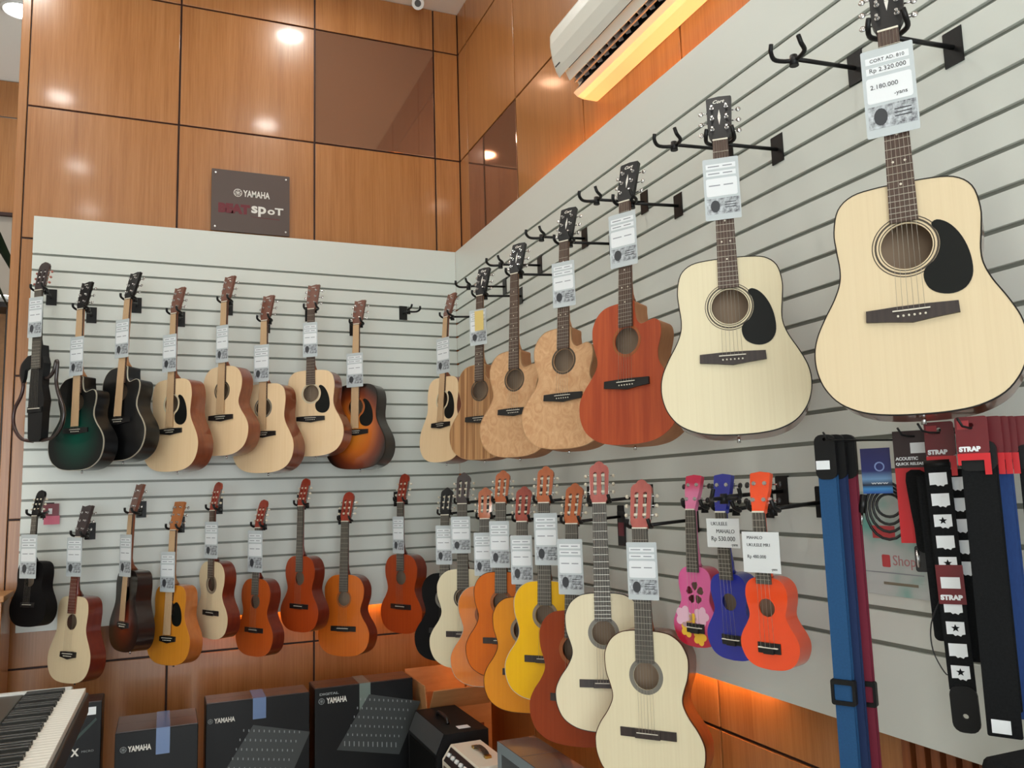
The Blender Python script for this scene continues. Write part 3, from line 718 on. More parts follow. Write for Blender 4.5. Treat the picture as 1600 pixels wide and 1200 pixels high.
# instrument, nut position, facing angle, tilt, scale
GUITARS = [
    ('G1', 'silent', (-2.3932, -0.25, 2.7496), -131.6, -0.5, 0.9654),
    ('G2', 'conc', (-2.1948, -0.25, 2.6602), -134.9, 0.5, 1.0009),
    ('G3', 'conc', (-1.9681, -0.25, 2.7299), -138.5, 3.5, 1.031),
    ('G4', 'fg', (-1.735, -0.25, 2.6613), -139.3, 1.0, 1.0082),
    ('G5', 'conc', (-1.4717, -0.25, 2.7441), -139.4, 1.5, 1.0204),
    ('G6', 'fg', (-1.2528, -0.25, 2.6467), -133.9, 1.0, 1.0099),
    ('G7', 'fg', (-0.9889, -0.25, 2.7294), -127.0, 0.5, 1.0013),
    ('G8', 'fg', (-0.7211, -0.25, 2.6528), -136.0, 2.0, 1.0035),
    ('R1', 'fg', (-0.25, -0.526, 2.6642), -161.2, 5.0, 0.9931),
    ('R2', 'conc', (-0.25, -1.1037, 2.6604), -148.6, 3.0, 1.0119),
    ('R3', 'conc', (-0.25, -1.5769, 2.6569), -149.1, 3.5, 1.0198),
    ('R4', 'conc', (-0.25, -2.1139, 2.6576), -147.7, 5.0, 1.0149),
    ('R5', 'conc', (-0.25, -2.6108, 2.6592), -153.0, 4.0, 1.0301),
    ('R6', 'dread', (-0.25, -3.1778, 2.6576), -131.0, 5.0, 1.0262),
    ('R7', 'dread', (-0.25, -3.8076, 2.6599), -144.0, 4.0, 1.0287),
    ('L1', 'jr', (-2.3664, -0.25, 1.5798), -132.9, 3.0, 0.799),
    ('L2', 'jr', (-2.1659, -0.25, 1.4647), -139.2, 3.5, 1.0546),
    ('L3', 'jr', (-1.9218, -0.25, 1.5727), -152.1, 3.0, 1.0282),
    ('L4', 'jr', (-1.7136, -0.25, 1.4805), -138.5, 2.5, 1.0228),
    ('L5', 'cs', (-1.5183, -0.25, 1.5765), -150.8, 0.5, 0.9385),
    ('L6', 'cs', (-1.279, -0.25, 1.4729), -147.6, 2.5, 0.9472),
    ('L7', 'cs', (-1.0462, -0.25, 1.5846), -148.3, 1.5, 0.9554),
    ('L8', 'cs', (-0.7943, -0.25, 1.4882), -135.2, 2.5, 1.034),
    ('L9', 'cs', (-0.4583, -0.22, 1.5852), -150.9, 1.0, 1.0458),
    ('S1', 'clas', (-0.275, -0.5178, 1.5091), -131.0, 4.0, 0.985),
    ('S2', 'clas', (-0.25, -0.7508, 1.5726), -129.1, 2.0, 1.0696),
    ('S3', 'clas', (-0.25, -1.0977, 1.4979), -122.6, 3.5, 1.0022),
    ('S4', 'clas', (-0.25, -1.3243, 1.5792), -132.7, 4.0, 0.9965),
    ('S5', 'clas', (-0.25, -1.579, 1.4944), -133.1, 4.5, 1.0143),
    ('S6', 'clas', (-0.25, -1.8244, 1.5804), -134.6, 4.0, 0.9982),
    ('S7', 'clas', (-0.25, -2.0855, 1.4972), -141.4, 4.5, 1.0283),
    ('S8', 'clas', (-0.25, -2.3264, 1.58), -125.4, 4.0, 0.9981),
    ('S9', 'clas', (-0.25, -2.6086, 1.4952), -141.0, 1.5, 1.0391),
    ('U1', 'uke', (-0.14, -2.7529, 1.5558), -164.4, 1.5, 1.0687),
    ('U2', 'uke', (-0.2, -2.9999, 1.5528), -164.3, -2.0, 1.0569),
    ('U3', 'uke', (-0.255, -3.2444, 1.558), -160.7, -1.0, 1.0123),
]
TAGS = [
    ('G1', (-2.3994, -0.2615, 2.6035), -131.6, 0.096, 0.213),
    ('G2', (-2.2015, -0.2662, 2.4042), -134.9, 0.097, 0.208),
    ('G3', (-1.9879, -0.2694, 2.5068), -138.5, 0.104, 0.209),
    ('G4', (-1.7507, -0.2592, 2.438), -139.3, 0.106, 0.208),
    ('G5', (-1.4798, -0.2719, 2.4984), -139.4, 0.092, 0.212),
    ('G6', (-1.2668, -0.2621, 2.397), -133.9, 0.104, 0.213),
    ('G7', (-0.9941, -0.2657, 2.5449), -127.0, 0.093, 0.205),
    ('G8', (-0.7353, -0.2695, 2.3724), -136.0, 0.115, 0.203),
    ('R1', (-0.2782, -0.5504, 2.4297), -161.2, 0.137, 0.208),
    ('R2', (-0.2674, -1.1195, 2.4876), -148.6, 0.111, 0.188),
    ('R4', (-0.2703, -2.139, 2.4686), -147.7, 0.107, 0.188),
    ('R5', (-0.2703, -2.6243, 2.5129), -153.0, 0.114, 0.196),
    ('R6', (-0.27, -3.1976, 2.4976), -131.0, 0.102, 0.187),
    ('R7', (-0.273, -3.8181, 2.5061), -144.0, 0.109, 0.208),
    ('L1', (-2.3821, -0.2687, 1.3811), -132.9, 0.111, 0.217),
    ('L2', (-2.178, -0.2666, 1.367), -139.2, 0.116, 0.197),
    ('L3', (-1.9406, -0.2681, 1.361), -152.1, 0.157, 0.216),
    ('L4', (-1.7351, -0.2611, 1.2641), -138.5, 0.106, 0.209),
    ('L5', (-1.5209, -0.2768, 1.42), -150.8, 0.133, 0.196),
    ('L6', (-1.2914, -0.2669, 1.3475), -147.6, 0.126, 0.226),
    ('L9', (-0.4728, -0.2296, 1.3963), -150.9, 0.095, 0.216),
    ('S1', (-0.29, -0.5387, 1.3432), -131.0, 0.098, 0.218),
    ('S2', (-0.2647, -0.7644, 1.4067), -129.1, 0.111, 0.197),
    ('S3', (-0.2695, -1.1145, 1.3244), -122.6, 0.089, 0.214),
    ('S4', (-0.2688, -1.3447, 1.3837), -132.7, 0.102, 0.221),
    ('S5', (-0.2654, -1.6019, 1.3267), -133.1, 0.104, 0.217),
    ('S6', (-0.2561, -1.853, 1.429), -134.6, 0.106, 0.219),
    ('S7', (-0.2698, -2.104, 1.3322), -141.4, 0.11, 0.216),
    ('S9', (-0.2574, -2.6275, 1.3544), -141.0, 0.108, 0.192),
    ('U2', (-0.2073, -3.018, 1.4928), -164.3, 0.12, 0.086),
    ('U3', (-0.2634, -3.2573, 1.4521), -160.7, 0.113, 0.109),
]


def build_silent(loc, ang, tilt, s):
    root = empty('silent_guitar', loc, 0, s); root.rotation_euler = (R(-tilt), 0, R(ang) + math.pi / 2)
    tag(root, SPEC['G1']['label'], 'guitar', GU)
    core = [(-.03, -.30), (.03, -.30), (.036, -.36), (.05, -.40), (.045, -.44), (.04, -.52), (.06, -.60), (.052, -.66), (.046, -.80), (.03, -.82), (-.03, -.82), (-.046, -.80), (-.052, -.66), (-.045, -.5), (-.036, -.36)]
    obj('body_core', plate([core], YF, .055, name='body_core'), HD_BLACK, root)
    fl = [(-.02, .03, -.355), (-.08, .03, -.36), (-.125, .03, -.40), (-.132, .03, -.45), (-.115, .03, -.51), (-.13, .03, -.57), (-.168, .03, -.63), (-.178, .03, -.69), (-.16, .03, -.75), (-.11, .03, -.80), (-.03, .03, -.815)]
    fr_ = [(.035, .03, -.48), (.07, .03, -.475), (.1, .03, -.44), (.112, .03, -.395), (.122, .03, -.40), (.12, .03, -.45), (.118, .03, -.51), (.14, .03, -.58), (.17, .03, -.64), (.178, .03, -.69), (.16, .03, -.75), (.11, .03, -.80), (.03, .03, -.815)]
    obj('side_frame', tube(crom(fl, 4), .0095, 8, name='frame'), mat('frame_brown', (58, 26, 20), .35, coat=.6), root)
    obj('side_frame', tube(crom(fr_, 4), .0095, 8, name='frame'), S_DARK, root)
    obj('upper_bout', plate([[(-.03, -.35), (-.08, -.352), (-.122, -.395), (-.128, -.45), (-.112, -.50), (-.1, -.47), (-.095, -.43), (-.036, -.40)]], .02, .04), HD_BLACK, root)
    tp = 'clas'
    obj('neck', cached(('neck', tp), lambda: neck_mesh(tp)), HD_BLACK, root)
    fb = obj('fretboard', cached(('fb', tp), lambda: board_mesh(tp)), M_FBG, root)
    f = obj('frets', cached(('frets', tp), lambda: frets_mesh(tp)), M_FRET, fb); f['kind'] = 'stuff'
    obj('nut', cached(('nut', tp), lambda: box((-.026, -.002, 0), (.026, .006, .0045))), M_NUT, root)
    hw = HEADS['round']; lo = [hw]
    for sx in (-1, 1):
        q = rrect(.0085, .034, .0215, .124, .005); lo.append([(x * sx, z) for x, z in q])
    obj('headstock', plate(lo, 0, .015, head_xf, True), HD_GREY, root)
    for sx in (-1, 1):
        for z in (.047, .079, .111):
            t = obj('tuner', CACHE[('tuner', True, False, sx, z)], M_CHROME, root)
            obj('button', CACHE[('button', True, False, sx, z)], mat('tuner_rose', (178, 110, 96), .4), t)
            obj('roller', CACHE[('roller', sx, z)], M_CHROME, t)
    br = obj('bridge', box((-.05, YF - .008, -.665), (.05, YF, -.635), .002), HD_BLACK, root)
    obj('saddle', box((-.04, YF - .012, -.646), (.04, YF - .006, -.642)), M_SADDLE, br)
    for i in range(6): obj('string', cached(('string', tp, i, True), lambda: string_mesh(tp, i, 6, .0004)), M_STRING, root)
    return root
for key, tp, loc, ang, tilt, s in GUITARS:
    if key != 'G1': build_guitar(key, tp, loc, ang, tilt, s, SPEC[key])
for key, tp, loc, ang, tilt, s in GUITARS[:1]: build_silent(loc, ang, tilt, s)

# ---------------------------------------------------------------- hangers
def hanger_meshes():
    pl = boxes([((-.026, -.004, -.044), (.026, 0, .044)), ((-.026, -.002, .040), (.026, .006, .0465))], 'back_plate')
    yk = crom([(-.036, -.066, .026), (-.04, -.06, .006), (-.038, -.03, -.004), (0, 0, -.004), (.038, -.03, -.004), (.04, -.06, .006), (.036, -.066, .026)], 4)
    yo = tube(yk, .0062, 8, name='yoke')
    hb = cyl((0, 0, -.02), (0, 0, .01), .0125, .010, 10, 'hub')
    return pl, yo, hb
PL, YO, HB = hanger_meshes()
ARMS = {}
def hanger(hub, wall, yaw, label, group, pz=.012):
    # hub: where the yoke turns; wall 'r' or 'b'; yaw: facing angle of the yoke in degrees
    if wall == 'r': base = (0, hub[1], hub[2] + pz); rz = -math.pi / 2; L = -hub[0]
    else: base = (hub[0], 0, hub[2] + pz); rz = 0.; L = -hub[1]
    t = empty('guitar_hanger', base, rz); tag(t, label, 'hanger', group)
    obj('back_plate', PL, M_BLACKM, t)
    k = round(L, 2)
    if k not in ARMS: ARMS[k] = cyl((0, -.003, 0), (0, -k, -pz), .0062, n=8, name='arm')
    obj('arm', ARMS[k], M_BLACKM, t)
    obj('hub', HB, M_BLACKM, t, (0, -L, -pz))
    obj('yoke', YO, M_BLACKM, t, (0, -L, -pz), R(yaw) + math.pi / 2 - rz)
for key, tp, loc, ang, tilt, s in GUITARS:
    a = R(ang); n = Vector((math.cos(a), math.sin(a), 0))
    wall = 'r' if key[0] in 'RSU' else 'b'
    off = .052 if key[0] != 'U' else .078
    hub = Vector(loc) - n * off + Vector((0, 0, .008))
    hanger(hub, wall, ang, 'black metal yoke hanger holding the ' + SPEC[key]['d'], 'black guitar hangers on the slatwall')
EMPTYH = [((-.22, -3.473, 2.768), 'r', -150, 'empty black hanger left of the largest cream guitar, top right'), ((-.22, -2.897, 2.762), 'r', -150, 'empty black hanger left of the second largest cream guitar'),
          ((-.22, -2.355, 2.759), 'r', -150, 'empty black hanger left of the red mahogany guitar'), ((-.22, -1.835, 2.764), 'r', -150, 'empty black hanger left of the tagged pale figured guitar'),
          ((-.22, -1.337, 2.77), 'r', -150, 'empty black hanger left of the untagged pale figured guitar'), ((-.22, -.855, 2.774), 'r', -150, 'empty black hanger left of the striped brown guitar'),
          ((-.363, -.13, 2.78), 'b', -60, 'empty black hanger on the back wall right of the tobacco sunburst guitar'),
          ((-.22, -3.05, 1.60), 'r', -120, 'empty black hanger beside the orange ukulele and the blue strap')]
for h, w, yw, lb in EMPTYH: hanger(h, w, yw, lb, 'empty black guitar hangers')

# ---------------------------------------------------------------- price tags
M_TAGS = mat('tag_laminate', (196, 204, 206), .3)
M_TAGW = mat('tag_white', (234, 238, 240), .4)
M_INK = mat('ink_dark', (60, 62, 66), .6)
M_INKL = mat('ink_pale', (150, 154, 160), .6)
def photo_mat():
    m = mat('tag_photo', (150, 152, 156), .4)
    o = ramp(m, noise(m, coords(m, (60, 60, 60)), 4, .7), [(.35, (92, 92, 98)), (.5, (168, 174, 178)), (.65, (206, 212, 216))])
    lk(m, o, m.node_tree.nodes['Principled BSDF'].inputs['Base Color']); return m
M_PHOTO = photo_mat()
W0, H0 = .106, .205
TM = dict(sheet=plate([rrect(-W0 / 2, -H0 / 2, W0 / 2, H0 / 2, .004)], 0, .0012),
          strip=plate([rect(-.044, -.008, .044, .008)], -.0006, .0002),
          panel=plate([rrect(-.046, -.03, .046, .03, .006)], -.0006, .0002),
          photo=plate([rect(-.047, -.026, .050, .026)], -.0005, .0002),
          blob=plate([circle(-.022, 0, .014, 14, .02)], -.0009, -.0003),
          bars=boxes([((-.038, -.0009, -.0018), (-.004, -.0006, .0018)), ((.006, -.0009, -.0018), (.034, -.0006, .0018))], 'scribble'),
          bars2=boxes([((.006, -.0009, .008 * k - .001), (.04, -.0006, .008 * k + .0015)) for k in (-1, 0, 1)], 'small_print'))
def price_tag(key, loc, ang, w, h, label, writing=None):
    t = empty('price_tag', loc, R(ang) + math.pi / 2); t.scale = (max(.09, min(.125, w)) / W0, 1, h / H0)
    tag(t, label, 'price tag', 'laminated price tags on guitar necks')
    P = lambda n, me, m, z: obj(n, me, m, t, (0, 0, z))
    P('sheet', TM['sheet'], M_TAGS, 0); P('title_strip', TM['strip'], M_TAGW, .076); P('title_strip', TM['strip'], M_TAGW, .052)
    pn = P('price_panel', TM['panel'], M_TAGW, .006); P('photo', TM['photo'], M_PHOTO, -.057)
    b = P('photo_guitar', TM['blob'], M_INK, -.057); q = P('small_print', TM['bars2'], M_INK, -.055); q['kind'] = 'stuff'
    if writing:
        for s_, z, wd, x in writing: obj('lettering', text(s_, .02, x, z, -.0009, wd), M_INK, t)
    else:
        for z in (.076, .052, .012): P('scribble', TM['bars'], M_INKL, z)['kind'] = 'stuff'
for key, loc, ang, w, h in TAGS:
    d = SPEC[key]['d']
    if key in ('U2', 'U3'):
        t = empty('price_card', loc, R(ang) + math.pi / 2)
        tag(t, 'white handwritten price card on the neck of the ' + d, 'price card', 'handwritten cards on ukuleles')
        obj('card', plate([rect(-w / 2, -h / 2, w / 2, h / 2)], 0, .001), mat('card_white', (222, 226, 226), .5), t)
        rows = [('UKULELE', .32, .5, -.1), ('MAHALO', .06, .55, .08), ('Rp 530.000', -.22, .72, .0), ('-yans', -.42, .2, .33)] if key == 'U2' else \
               [('MAHALO', .36, .42, -.15), ('UKULELE MR1', .18, .62, -.06), ('Rp 480.000', -.12, .5, -.12), ('-yans', -.42, .16, .33)]
        for s_, z, wd, x in rows: obj('lettering', text(s_, .02, x * w, z * h, -.0004, wd * w), M_INK, t)
        continue
    wr_ = [('CORT AD. 810', .076, .07, 0), ('Rp 2.320.000', .052, .074, 0), ('2.180.000', .014, .056, -.01), ('-yans', -.012, .026, .022)] if key == 'R7' else None
    price_tag(key, loc, ang, w, h, 'laminated price tag on the neck of the ' + d, wr_)
M_YSLIP = mat('slip_yellow', (222, 196, 120), .6)
y = obj('paper_slip', plate([rect(-.028, -.052, .028, .052)], 0, .001), M_YSLIP, None, (-.262, -1.145, 2.535), R(-148) + math.pi / 2)
y.location = (-.2755, -1.1575, 2.515); tag(y, 'small yellow paper slip beside the price tag of the striped guitar', 'paper slip')
# ---------------------------------------------------------------- air conditioner on the right wall
def air_conditioner():
    y0, y1 = -1.865, -2.83
    t = empty('air_conditioner', (D - .002, y0, 3.432)); tag(t, 'white split air conditioner on the wood wall with its outlet open', 'air conditioner')
    X = lambda x, z: (x - (D - .002), z - 3.432)
    prof = [X(*p) for p in [(D - .002, 3.432), (.0, 3.432), (-.03, 3.44), (-.05, 3.456), (-.018, 3.50), (-.05, 3.56), (-.105, 3.555), (-.122, 3.516), (-.14, 3.545), (-.158, 3.60), (-.166, 3.66), (-.165, 3.71), (-.15, 3.735), (-.11, 3.742), (D - .002, 3.742)]]
    def body():
        bm = bmesh.new(); rings = []
        for yy, k in ((0, .95), (-.012, .985), (-.03, 1.), (y1 - y0 + .03, 1.), (y1 - y0 + .012, .985), (y1 - y0, .95)):
            rings.append([bm.verts.new((x * k, yy, .155 + (z - .155) * (1 - (1 - k) * .8))) for x, z in prof])
        n = len(prof)
        for u, v in zip(rings, rings[1:]):
            for i in range(n): bm.faces.new((u[i], u[(i + 1) % n], v[(i + 1) % n], v[i]))
        for r in (rings[0], rings[-1]):
            es = [bm.edges.get((r[i], r[(i + 1) % n])) for i in range(n)]
            bmesh.ops.triangle_fill(bm, use_beauty=True, edges=es)
        return finish(bm, 'casing')
    M_AC = mat('ac_white', (222, 222, 212), .35)
    obj('casing', body(), M_AC, t)
    L = y1 - y0
    ln = [X(*p) for p in [(-.049, 3.4575), (-.019, 3.501), (-.051, 3.559), (-.104, 3.554), (-.121, 3.518)]]
    bm = bmesh.new()
    a = [bm.verts.new((x - .0015, -.045, z - .001)) for x, z in ln]; b = [bm.verts.new((x - .0015, L + .045, z - .001)) for x, z in ln]
    for i in range(len(ln) - 1): bm.faces.new((a[i], a[i + 1], b[i + 1], b[i]))
    bmesh.ops.solidify(bm, geom=bm.faces[:], thickness=.0006)
    obj('air_outlet', finish(bm, 'outlet'), mat('ac_dark', (30, 26, 26), .6), t)
    p0, p1 = X(-.108, 3.528), X(-.088, 3.49)
    fl = plate([[(p0[0], p0[1]), (p0[0] + .004, p0[1] + .002), (p1[0] + .004, p1[1] + .001), (p1[0], p1[1])]], -.05, L + .05, name='louver')
    obj('louver', fl, M_AC, t)
    va = plate([[X(-.03, 3.49), X(-.05, 3.478), X(-.082, 3.503), X(-.078, 3.53), X(-.05, 3.545)]], 0, .004, name='vane')
    for k in range(14): obj('vane', va, mat('ac_vane', (176, 158, 146), .45), t, (0, -.075 - k * .061, 0))
    rl = X(-.062, 3.486); obj('vane_rail', box((rl[0] - .004, L + .055, rl[1] - .004), (rl[0] + .004, -.055, rl[1] + .004)), mat('ac_vane'), t)
    obj('badge', box((X(-.147, 0)[0] - .0, -.07, X(0, 3.556)[1]), (X(-.147, 0)[0] + .004, -.025, X(0, 3.561)[1])), M_INK, t)
air_conditioner()

# ---------------------------------------------------------------- shop sign
def logo_forks(parent, cx, cz, r, y, m):
    bm = bmesh.new()
    add_plate(bm, [circle(cx, cz, r, 28), circle(cx, cz, r * .86, 28)], y - .0008, y)
    obj('emblem_ring', finish(bm, 'ring'), m, parent)
    def fork():
        bm = bmesh.new()
        add_box(bm, (-r * .05, y - .0008, -r * .8), (r * .05, y, r * .15))
        for sx in (-1, 1): add_box(bm, (sx * r * .16 - r * .05, y - .0008, r * .1), (sx * r * .16 + r * .05, y, r * .8))
        add_box(bm, (-r * .2, y - .0008, r * .08), (r * .2, y, r * .18)); return finish(bm, 'fork')
    fm = fork()
    for a in (0, 120, 240):
        o = obj('emblem_fork', fm, m, parent, (cx, 0, cz)); o.rotation_euler = (0, R(a), 0)
sg = empty('shop_sign', (-1.305, .052, 3.444)); tag(sg, 'square dark brown acrylic sign with white and red lettering above the back slatwall', 'sign')
M_SIGN = mat('sign_brown', (84, 70, 64), .5)
obj('board', plate([rrect(-.231, -.194, .231, .194, .004)], -.006, 0), M_SIGN, sg)
M_SW = MATS['print_white']; M_SRED = mat('sign_red', (104, 26, 38), .5)
logo_forks(sg, -.078, .055, .025, -.0065, M_SW)
obj('lettering', text('YAMAHA', .05, .032, .055, -.0068, .158, .042, bold=.0012), M_SW, sg)
obj('lettering', text('BEAT', .05, -.098, -.048, -.0066, .185, .062, bold=.004), M_SRED, sg)
obj('lettering', text('sp', .06, .046, -.052, -.0068, .088, .066, bold=.0018), M_SW, sg)
obj('lettering', text('oT', .06, .146, -.042, -.0068, .095, .046, bold=.0018), M_SW, sg)
obj('underline', plate([[(.0, -.088), (.17, -.092), (.172, -.096), (.0, -.09)]], -.0068, -.006), M_SRED, sg)
sm = cyl((0, -.012, 0), (0, .026, 0), .006, n=10)
for sx in (-1, 1):
    for sz in (-1, 1): obj('standoff', sm, M_CHROME, sg, (sx * .208, 0, sz * .17))

# ---------------------------------------------------------------- ceiling camera
cc = empty('security_camera', (-.255, -.09, 4.905)); tag(cc, 'small white security camera under the ceiling in the corner', 'camera')
cd_ = Vector((-.30, -.75, -.55)).normalized()
obj('housing', cyl(-cd_ * .05, cd_ * .035, .034, .036, 18), M_WHITE, cc)
obj('front_ring', cyl(cd_ * .035, cd_ * .044, .041, n=18), M_WHITE, cc)
obj('lens_glass', cyl(cd_ * .044, cd_ * .047, .022, n=16), mat('lens_dark', (70, 66, 62), .2), cc)
obj('bracket', cyl(-cd_ * .03, (0, .02, ZC - 4.905), .012, n=10), M_WHITE, cc)

# ---------------------------------------------------------------- cartons along the back wall
M_CART = mat('carton_black', (12, 13, 15), .45, coat=.15, coat_rough=.15)
M_CARTT = mat('carton_brown', (62, 50, 48), .3, coat=.8, coat_rough=.15)
M_TAPE = mat('tape_blue_sheen', (96, 122, 166), .25, coat=.5)  # translucent packing tape, its bluish reflection put into the base colour
M_TAPEG = mat('tape_grey', (110, 124, 118), .3, coat=.4)
M_MIX = mat('mixer_print', (58, 62, 62), .4); M_MIXL = mat('mixer_print_pale', (140, 146, 146), .4)
def carton(name, a, b, label, cat='box', group='black equipment cartons on the floor'):
    w, d, h = b[0] - a[0], b[1] - a[1], b[2] - a[2]
    t = empty(name, ((a[0] + b[0]) / 2, a[1], a[2])); tag(t, label, cat, group)
    obj('body', box((-w / 2, 0, 0), (w / 2, d, h), .004), M_CART, t)
    obj('lid_flap', boxes([((-w / 2 + .004, .006, h), (w / 2 - .004, d / 2 - .001, h + .003)), ]), M_CARTT, t)
    obj('lid_flap', boxes([((-w / 2 + .004, d / 2 + .001, h), (w / 2 - .004, d - .006, h + .003)), ]), M_CARTT, t)
    return t, w, d, h
def mixer_picture(t, cx, cz, s):
    sk = lambda u, v: (cx + s * (u + .32 * v), cz + s * (v * .8 - u * .16))
    obj('mixer_picture', plate([[sk(-.5, -.45), sk(.45, -.5), sk(.5, .42), sk(-.32, .5)]], -.0012, -.0004), M_MIX, t)
    bm = bmesh.new()
    for i in range(12):
        for j in range(6):
            x, z = sk(-.42 + .07 * i, -.34 + .15 * j); hh = .016 * s if j else .035 * s
            add_box(bm, (x - .007 * s, -.0016, z - hh), (x + .007 * s, -.0012, z + hh))
    o = obj('mixer_knobs', finish(bm, 'knobs'), M_MIXL, t); o['kind'] = 'stuff'
def tape(t, x0, x1, h, d, m, drop):
    obj('packing_tape', boxes([((x0, -.0008, h - drop), (x1, 0, h + .0036)), ((x0, -.0008, h + .0032), (x1, d, h + .004))]), m, t)
t, w, d, h = carton('equipment_carton', (-1.945, -.70, 0), (-1.585, -.37, .577), 'low black YAMAHA carton with tape in a painted blue sheen, left of the two mixer cartons')
logo_forks(t, -w / 2 + .036, h - .075, .014, -.0008, M_MIXL)
obj('lettering', text('YAMAHA', .03, -w / 2 + .105, h - .075, -.0008, .1, .026, bold=.001), M_SW, t)
tape(t, -.005, .055, h, d, M_TAPE, .115)
t, w, d, h = carton('equipment_carton', (-1.543, -.50, 0), (-1.03, -.30, .616), 'middle black YAMAHA mixer carton with tape strip in a painted blue sheen')
obj('lettering', text('YAMAHA', .03, -w / 2 + .09, h - .085, -.0008, .1, .024, bold=.001), M_SW, t)
logo_forks(t, -w / 2 + .022, h - .085, .012, -.0008, M_MIXL)
tape(t, -.03, .035, h, d, M_TAPE, .1); mixer_picture(t, .03, h - .29, .36)
t, w, d, h = carton('equipment_carton', (-1.004, -.50, 0), (-.471, -.30, .628), 'right-hand black YAMAHA mixer carton with grey tape strip', )
logo_forks(t, -w / 2 + .035, h - .065, .016, -.0008, M_MIXL)
obj('lettering', text('YAMAHA', .03, -w / 2 + .115, h - .065, -.0008, .108, .03, bold=.001), M_SW, t)
obj('lettering', text('DIGITAL', .03, -w / 2 + .075, h - .03, -.0008, .1, .012, bold=.001), M_MIXL, t)
tape(t, -.03, .03, h, d, M_TAPEG, .24); mixer_picture(t, .08, h - .22, .36)
t, w, d, h = carton('speaker_carton', (-2.42, -.62, 0), (-2.007, -.44, .713), 'black carton with a white price label and X logo behind the keyboard')
obj('price_label', plate([rect(w / 2 - .075, h - .055, w / 2 - .025, h - .02)], -.001, 0), M_TAGW, t)
obj('lettering', text('X', .05, w / 2 - .108, h - .215, -.0008, .034, .034, bold=.002), M_SW, t)
obj('lettering', text('MICRO', .02, w / 2 - .055, h - .215, -.0008, .05, .009), M_MIXL, t)
obj('green_wedge', plate([[(w / 2 - .025, h - .07), (w / 2 - .02, h - .08), (w / 2 - .11, h - .17), (w / 2 - .13, h - .17)]], -.0008, 0), mat('carton_green', (30, 54, 46), .4), t)

# cardboard box with open flaps in the corner
M_CARD = wood('cardboard', (176, 122, 74), (190, 136, 86), (8, 8, 30), .75)
t = empty('cardboard_box', (-.235, -.60, 0)); tag(t, 'open brown cardboard box in the corner lit by the warm tube', 'box')
W, DP, HH, th = .37, .42, .47, .006
for n_, a, b in (('front_panel', (-W / 2, 0, 0), (W / 2, th, HH)), ('back_panel', (-W / 2, DP - th, 0), (W / 2, DP, HH)), ('side_panel', (-W / 2, th, 0), (-W / 2 + th, DP - th, HH)), ('side_panel', (W / 2 - th, th, 0), (W / 2, DP - th, HH)), ('bottom_panel', (-W / 2 + th, th, 0), (W / 2 - th, DP - th, th))):
    obj(n_, box(a, b), M_CARD, t)
for loc_, rot_, sz in (((0, .003, HH), (R(-38), 0, 0), (W - .02, .15)), ((0, DP - .003, HH), (R(30), 0, 0), (W - .02, .15))):
    o = obj('flap', box((-sz[0] / 2, -.0025, 0), (sz[0] / 2, .0025, sz[1])), M_CARD, t, loc_); o.rotation_euler = (-rot_[0], 0, 0)
for sx in (-1, 1):
    o = obj('flap', box((-.0025, .01, 0), (.0025, DP - .01, .13)), M_CARD, t, (sx * (W / 2 - .003), 0, HH)); o.rotation_euler = (0, R(34) if sx > 0 else R(-6), 0)
M_CARDP = mat('card_print', (96, 40, 24), .7)
obj('printed_mark', boxes([((.02, -.001, .36), (.09, 0, .376)), ((.03, -.001, .33), (.08, 0, .35)), ((.1, -.001, .34), (.14, 0, .37))]), M_CARDP, t)

# amplifiers beside the right wall
M_TOLEX = wood('black_tolex', (16, 16, 17), (26, 26, 27), (300, 300, 300), .55)
t = empty('guitar_amplifier', (-.41, -.90, 0)); tag(t, 'black guitar amplifier with a small white label on top', 'amplifier')
pr = [(-.13, .03), (-.13, .40), (-.09, .495), (.13, .495), (.13, .03)]
am = plate([pr], -.26, .25, name='cabinet'); obj('cabinet', am, M_TOLEX, t)
sl = Vector((.04, 0, .095)).normalized()
obj('control_panel', plate([[(-.1325, .405), (-.1305, .404), (-.0915, .492), (-.0945, .493)]], -.24, .23), mat('amp_panel_grey', (62, 64, 64), .4), t)
obj('price_label', box((.0, -.20, .495), (.06, -.15, .4965)), M_TAGW, t)
obj('grille', box((-.134, -.23, .05), (-.1295, .22, .385), .002), mat('grille_black', (12, 12, 12), .8), t)
for sx in (-1, 1):
    for sy in (-1, 1): obj('foot', cyl((sx * .1, sy * .2, 0), (sx * .1, sy * .2, .03), .015, n=10), M_BLACK, t)
hp = crom([(-.02, -.09, .495), (-.02, -.07, .515), (-.02, 0, .52), (-.02, .07, .515), (-.02, .09, .495)], 4)
obj('handle', tube(hp, .009, 8), M_BLACK, t)
M_CREAMT = mat('cream_tolex', (222, 214, 196), .5)
t = empty('guitar_amplifier', (-.44, -1.41, 0)); tag(t, 'cream white guitar amplifier with black control panel and strap handle', 'amplifier')
pr = [(-.095, .02), (-.095, .405), (-.055, .462), (-.05, .466), (.095, .466), (.095, .02)]
obj('cabinet', plate([pr], -.19, .19, name='cabinet'), M_CREAMT, t)
obj('control_panel', plate([[(-.0975, .4055), (-.0955, .4045), (-.0575, .4595), (-.0605, .4605)]], -.165, .165), M_BLACK, t)
kn = cyl((0, 0, 0), (-.012, 0, .0085), .011, .009, 12)
for k in range(5): obj('knob', kn, M_WHITE, t, (-.077, .125 - .055 * k, .4345))
obj('grille', box((-.0985, -.165, .04), (-.0945, .165, .385), .002), mat('grille_brown', (86, 66, 50), .8), t)
hp = crom([(.03, -.075, .468), (.03, -.05, .482), (.03, 0, .488), (.03, .05, .482), (.03, .075, .468)], 4)
bm = bmesh.new()
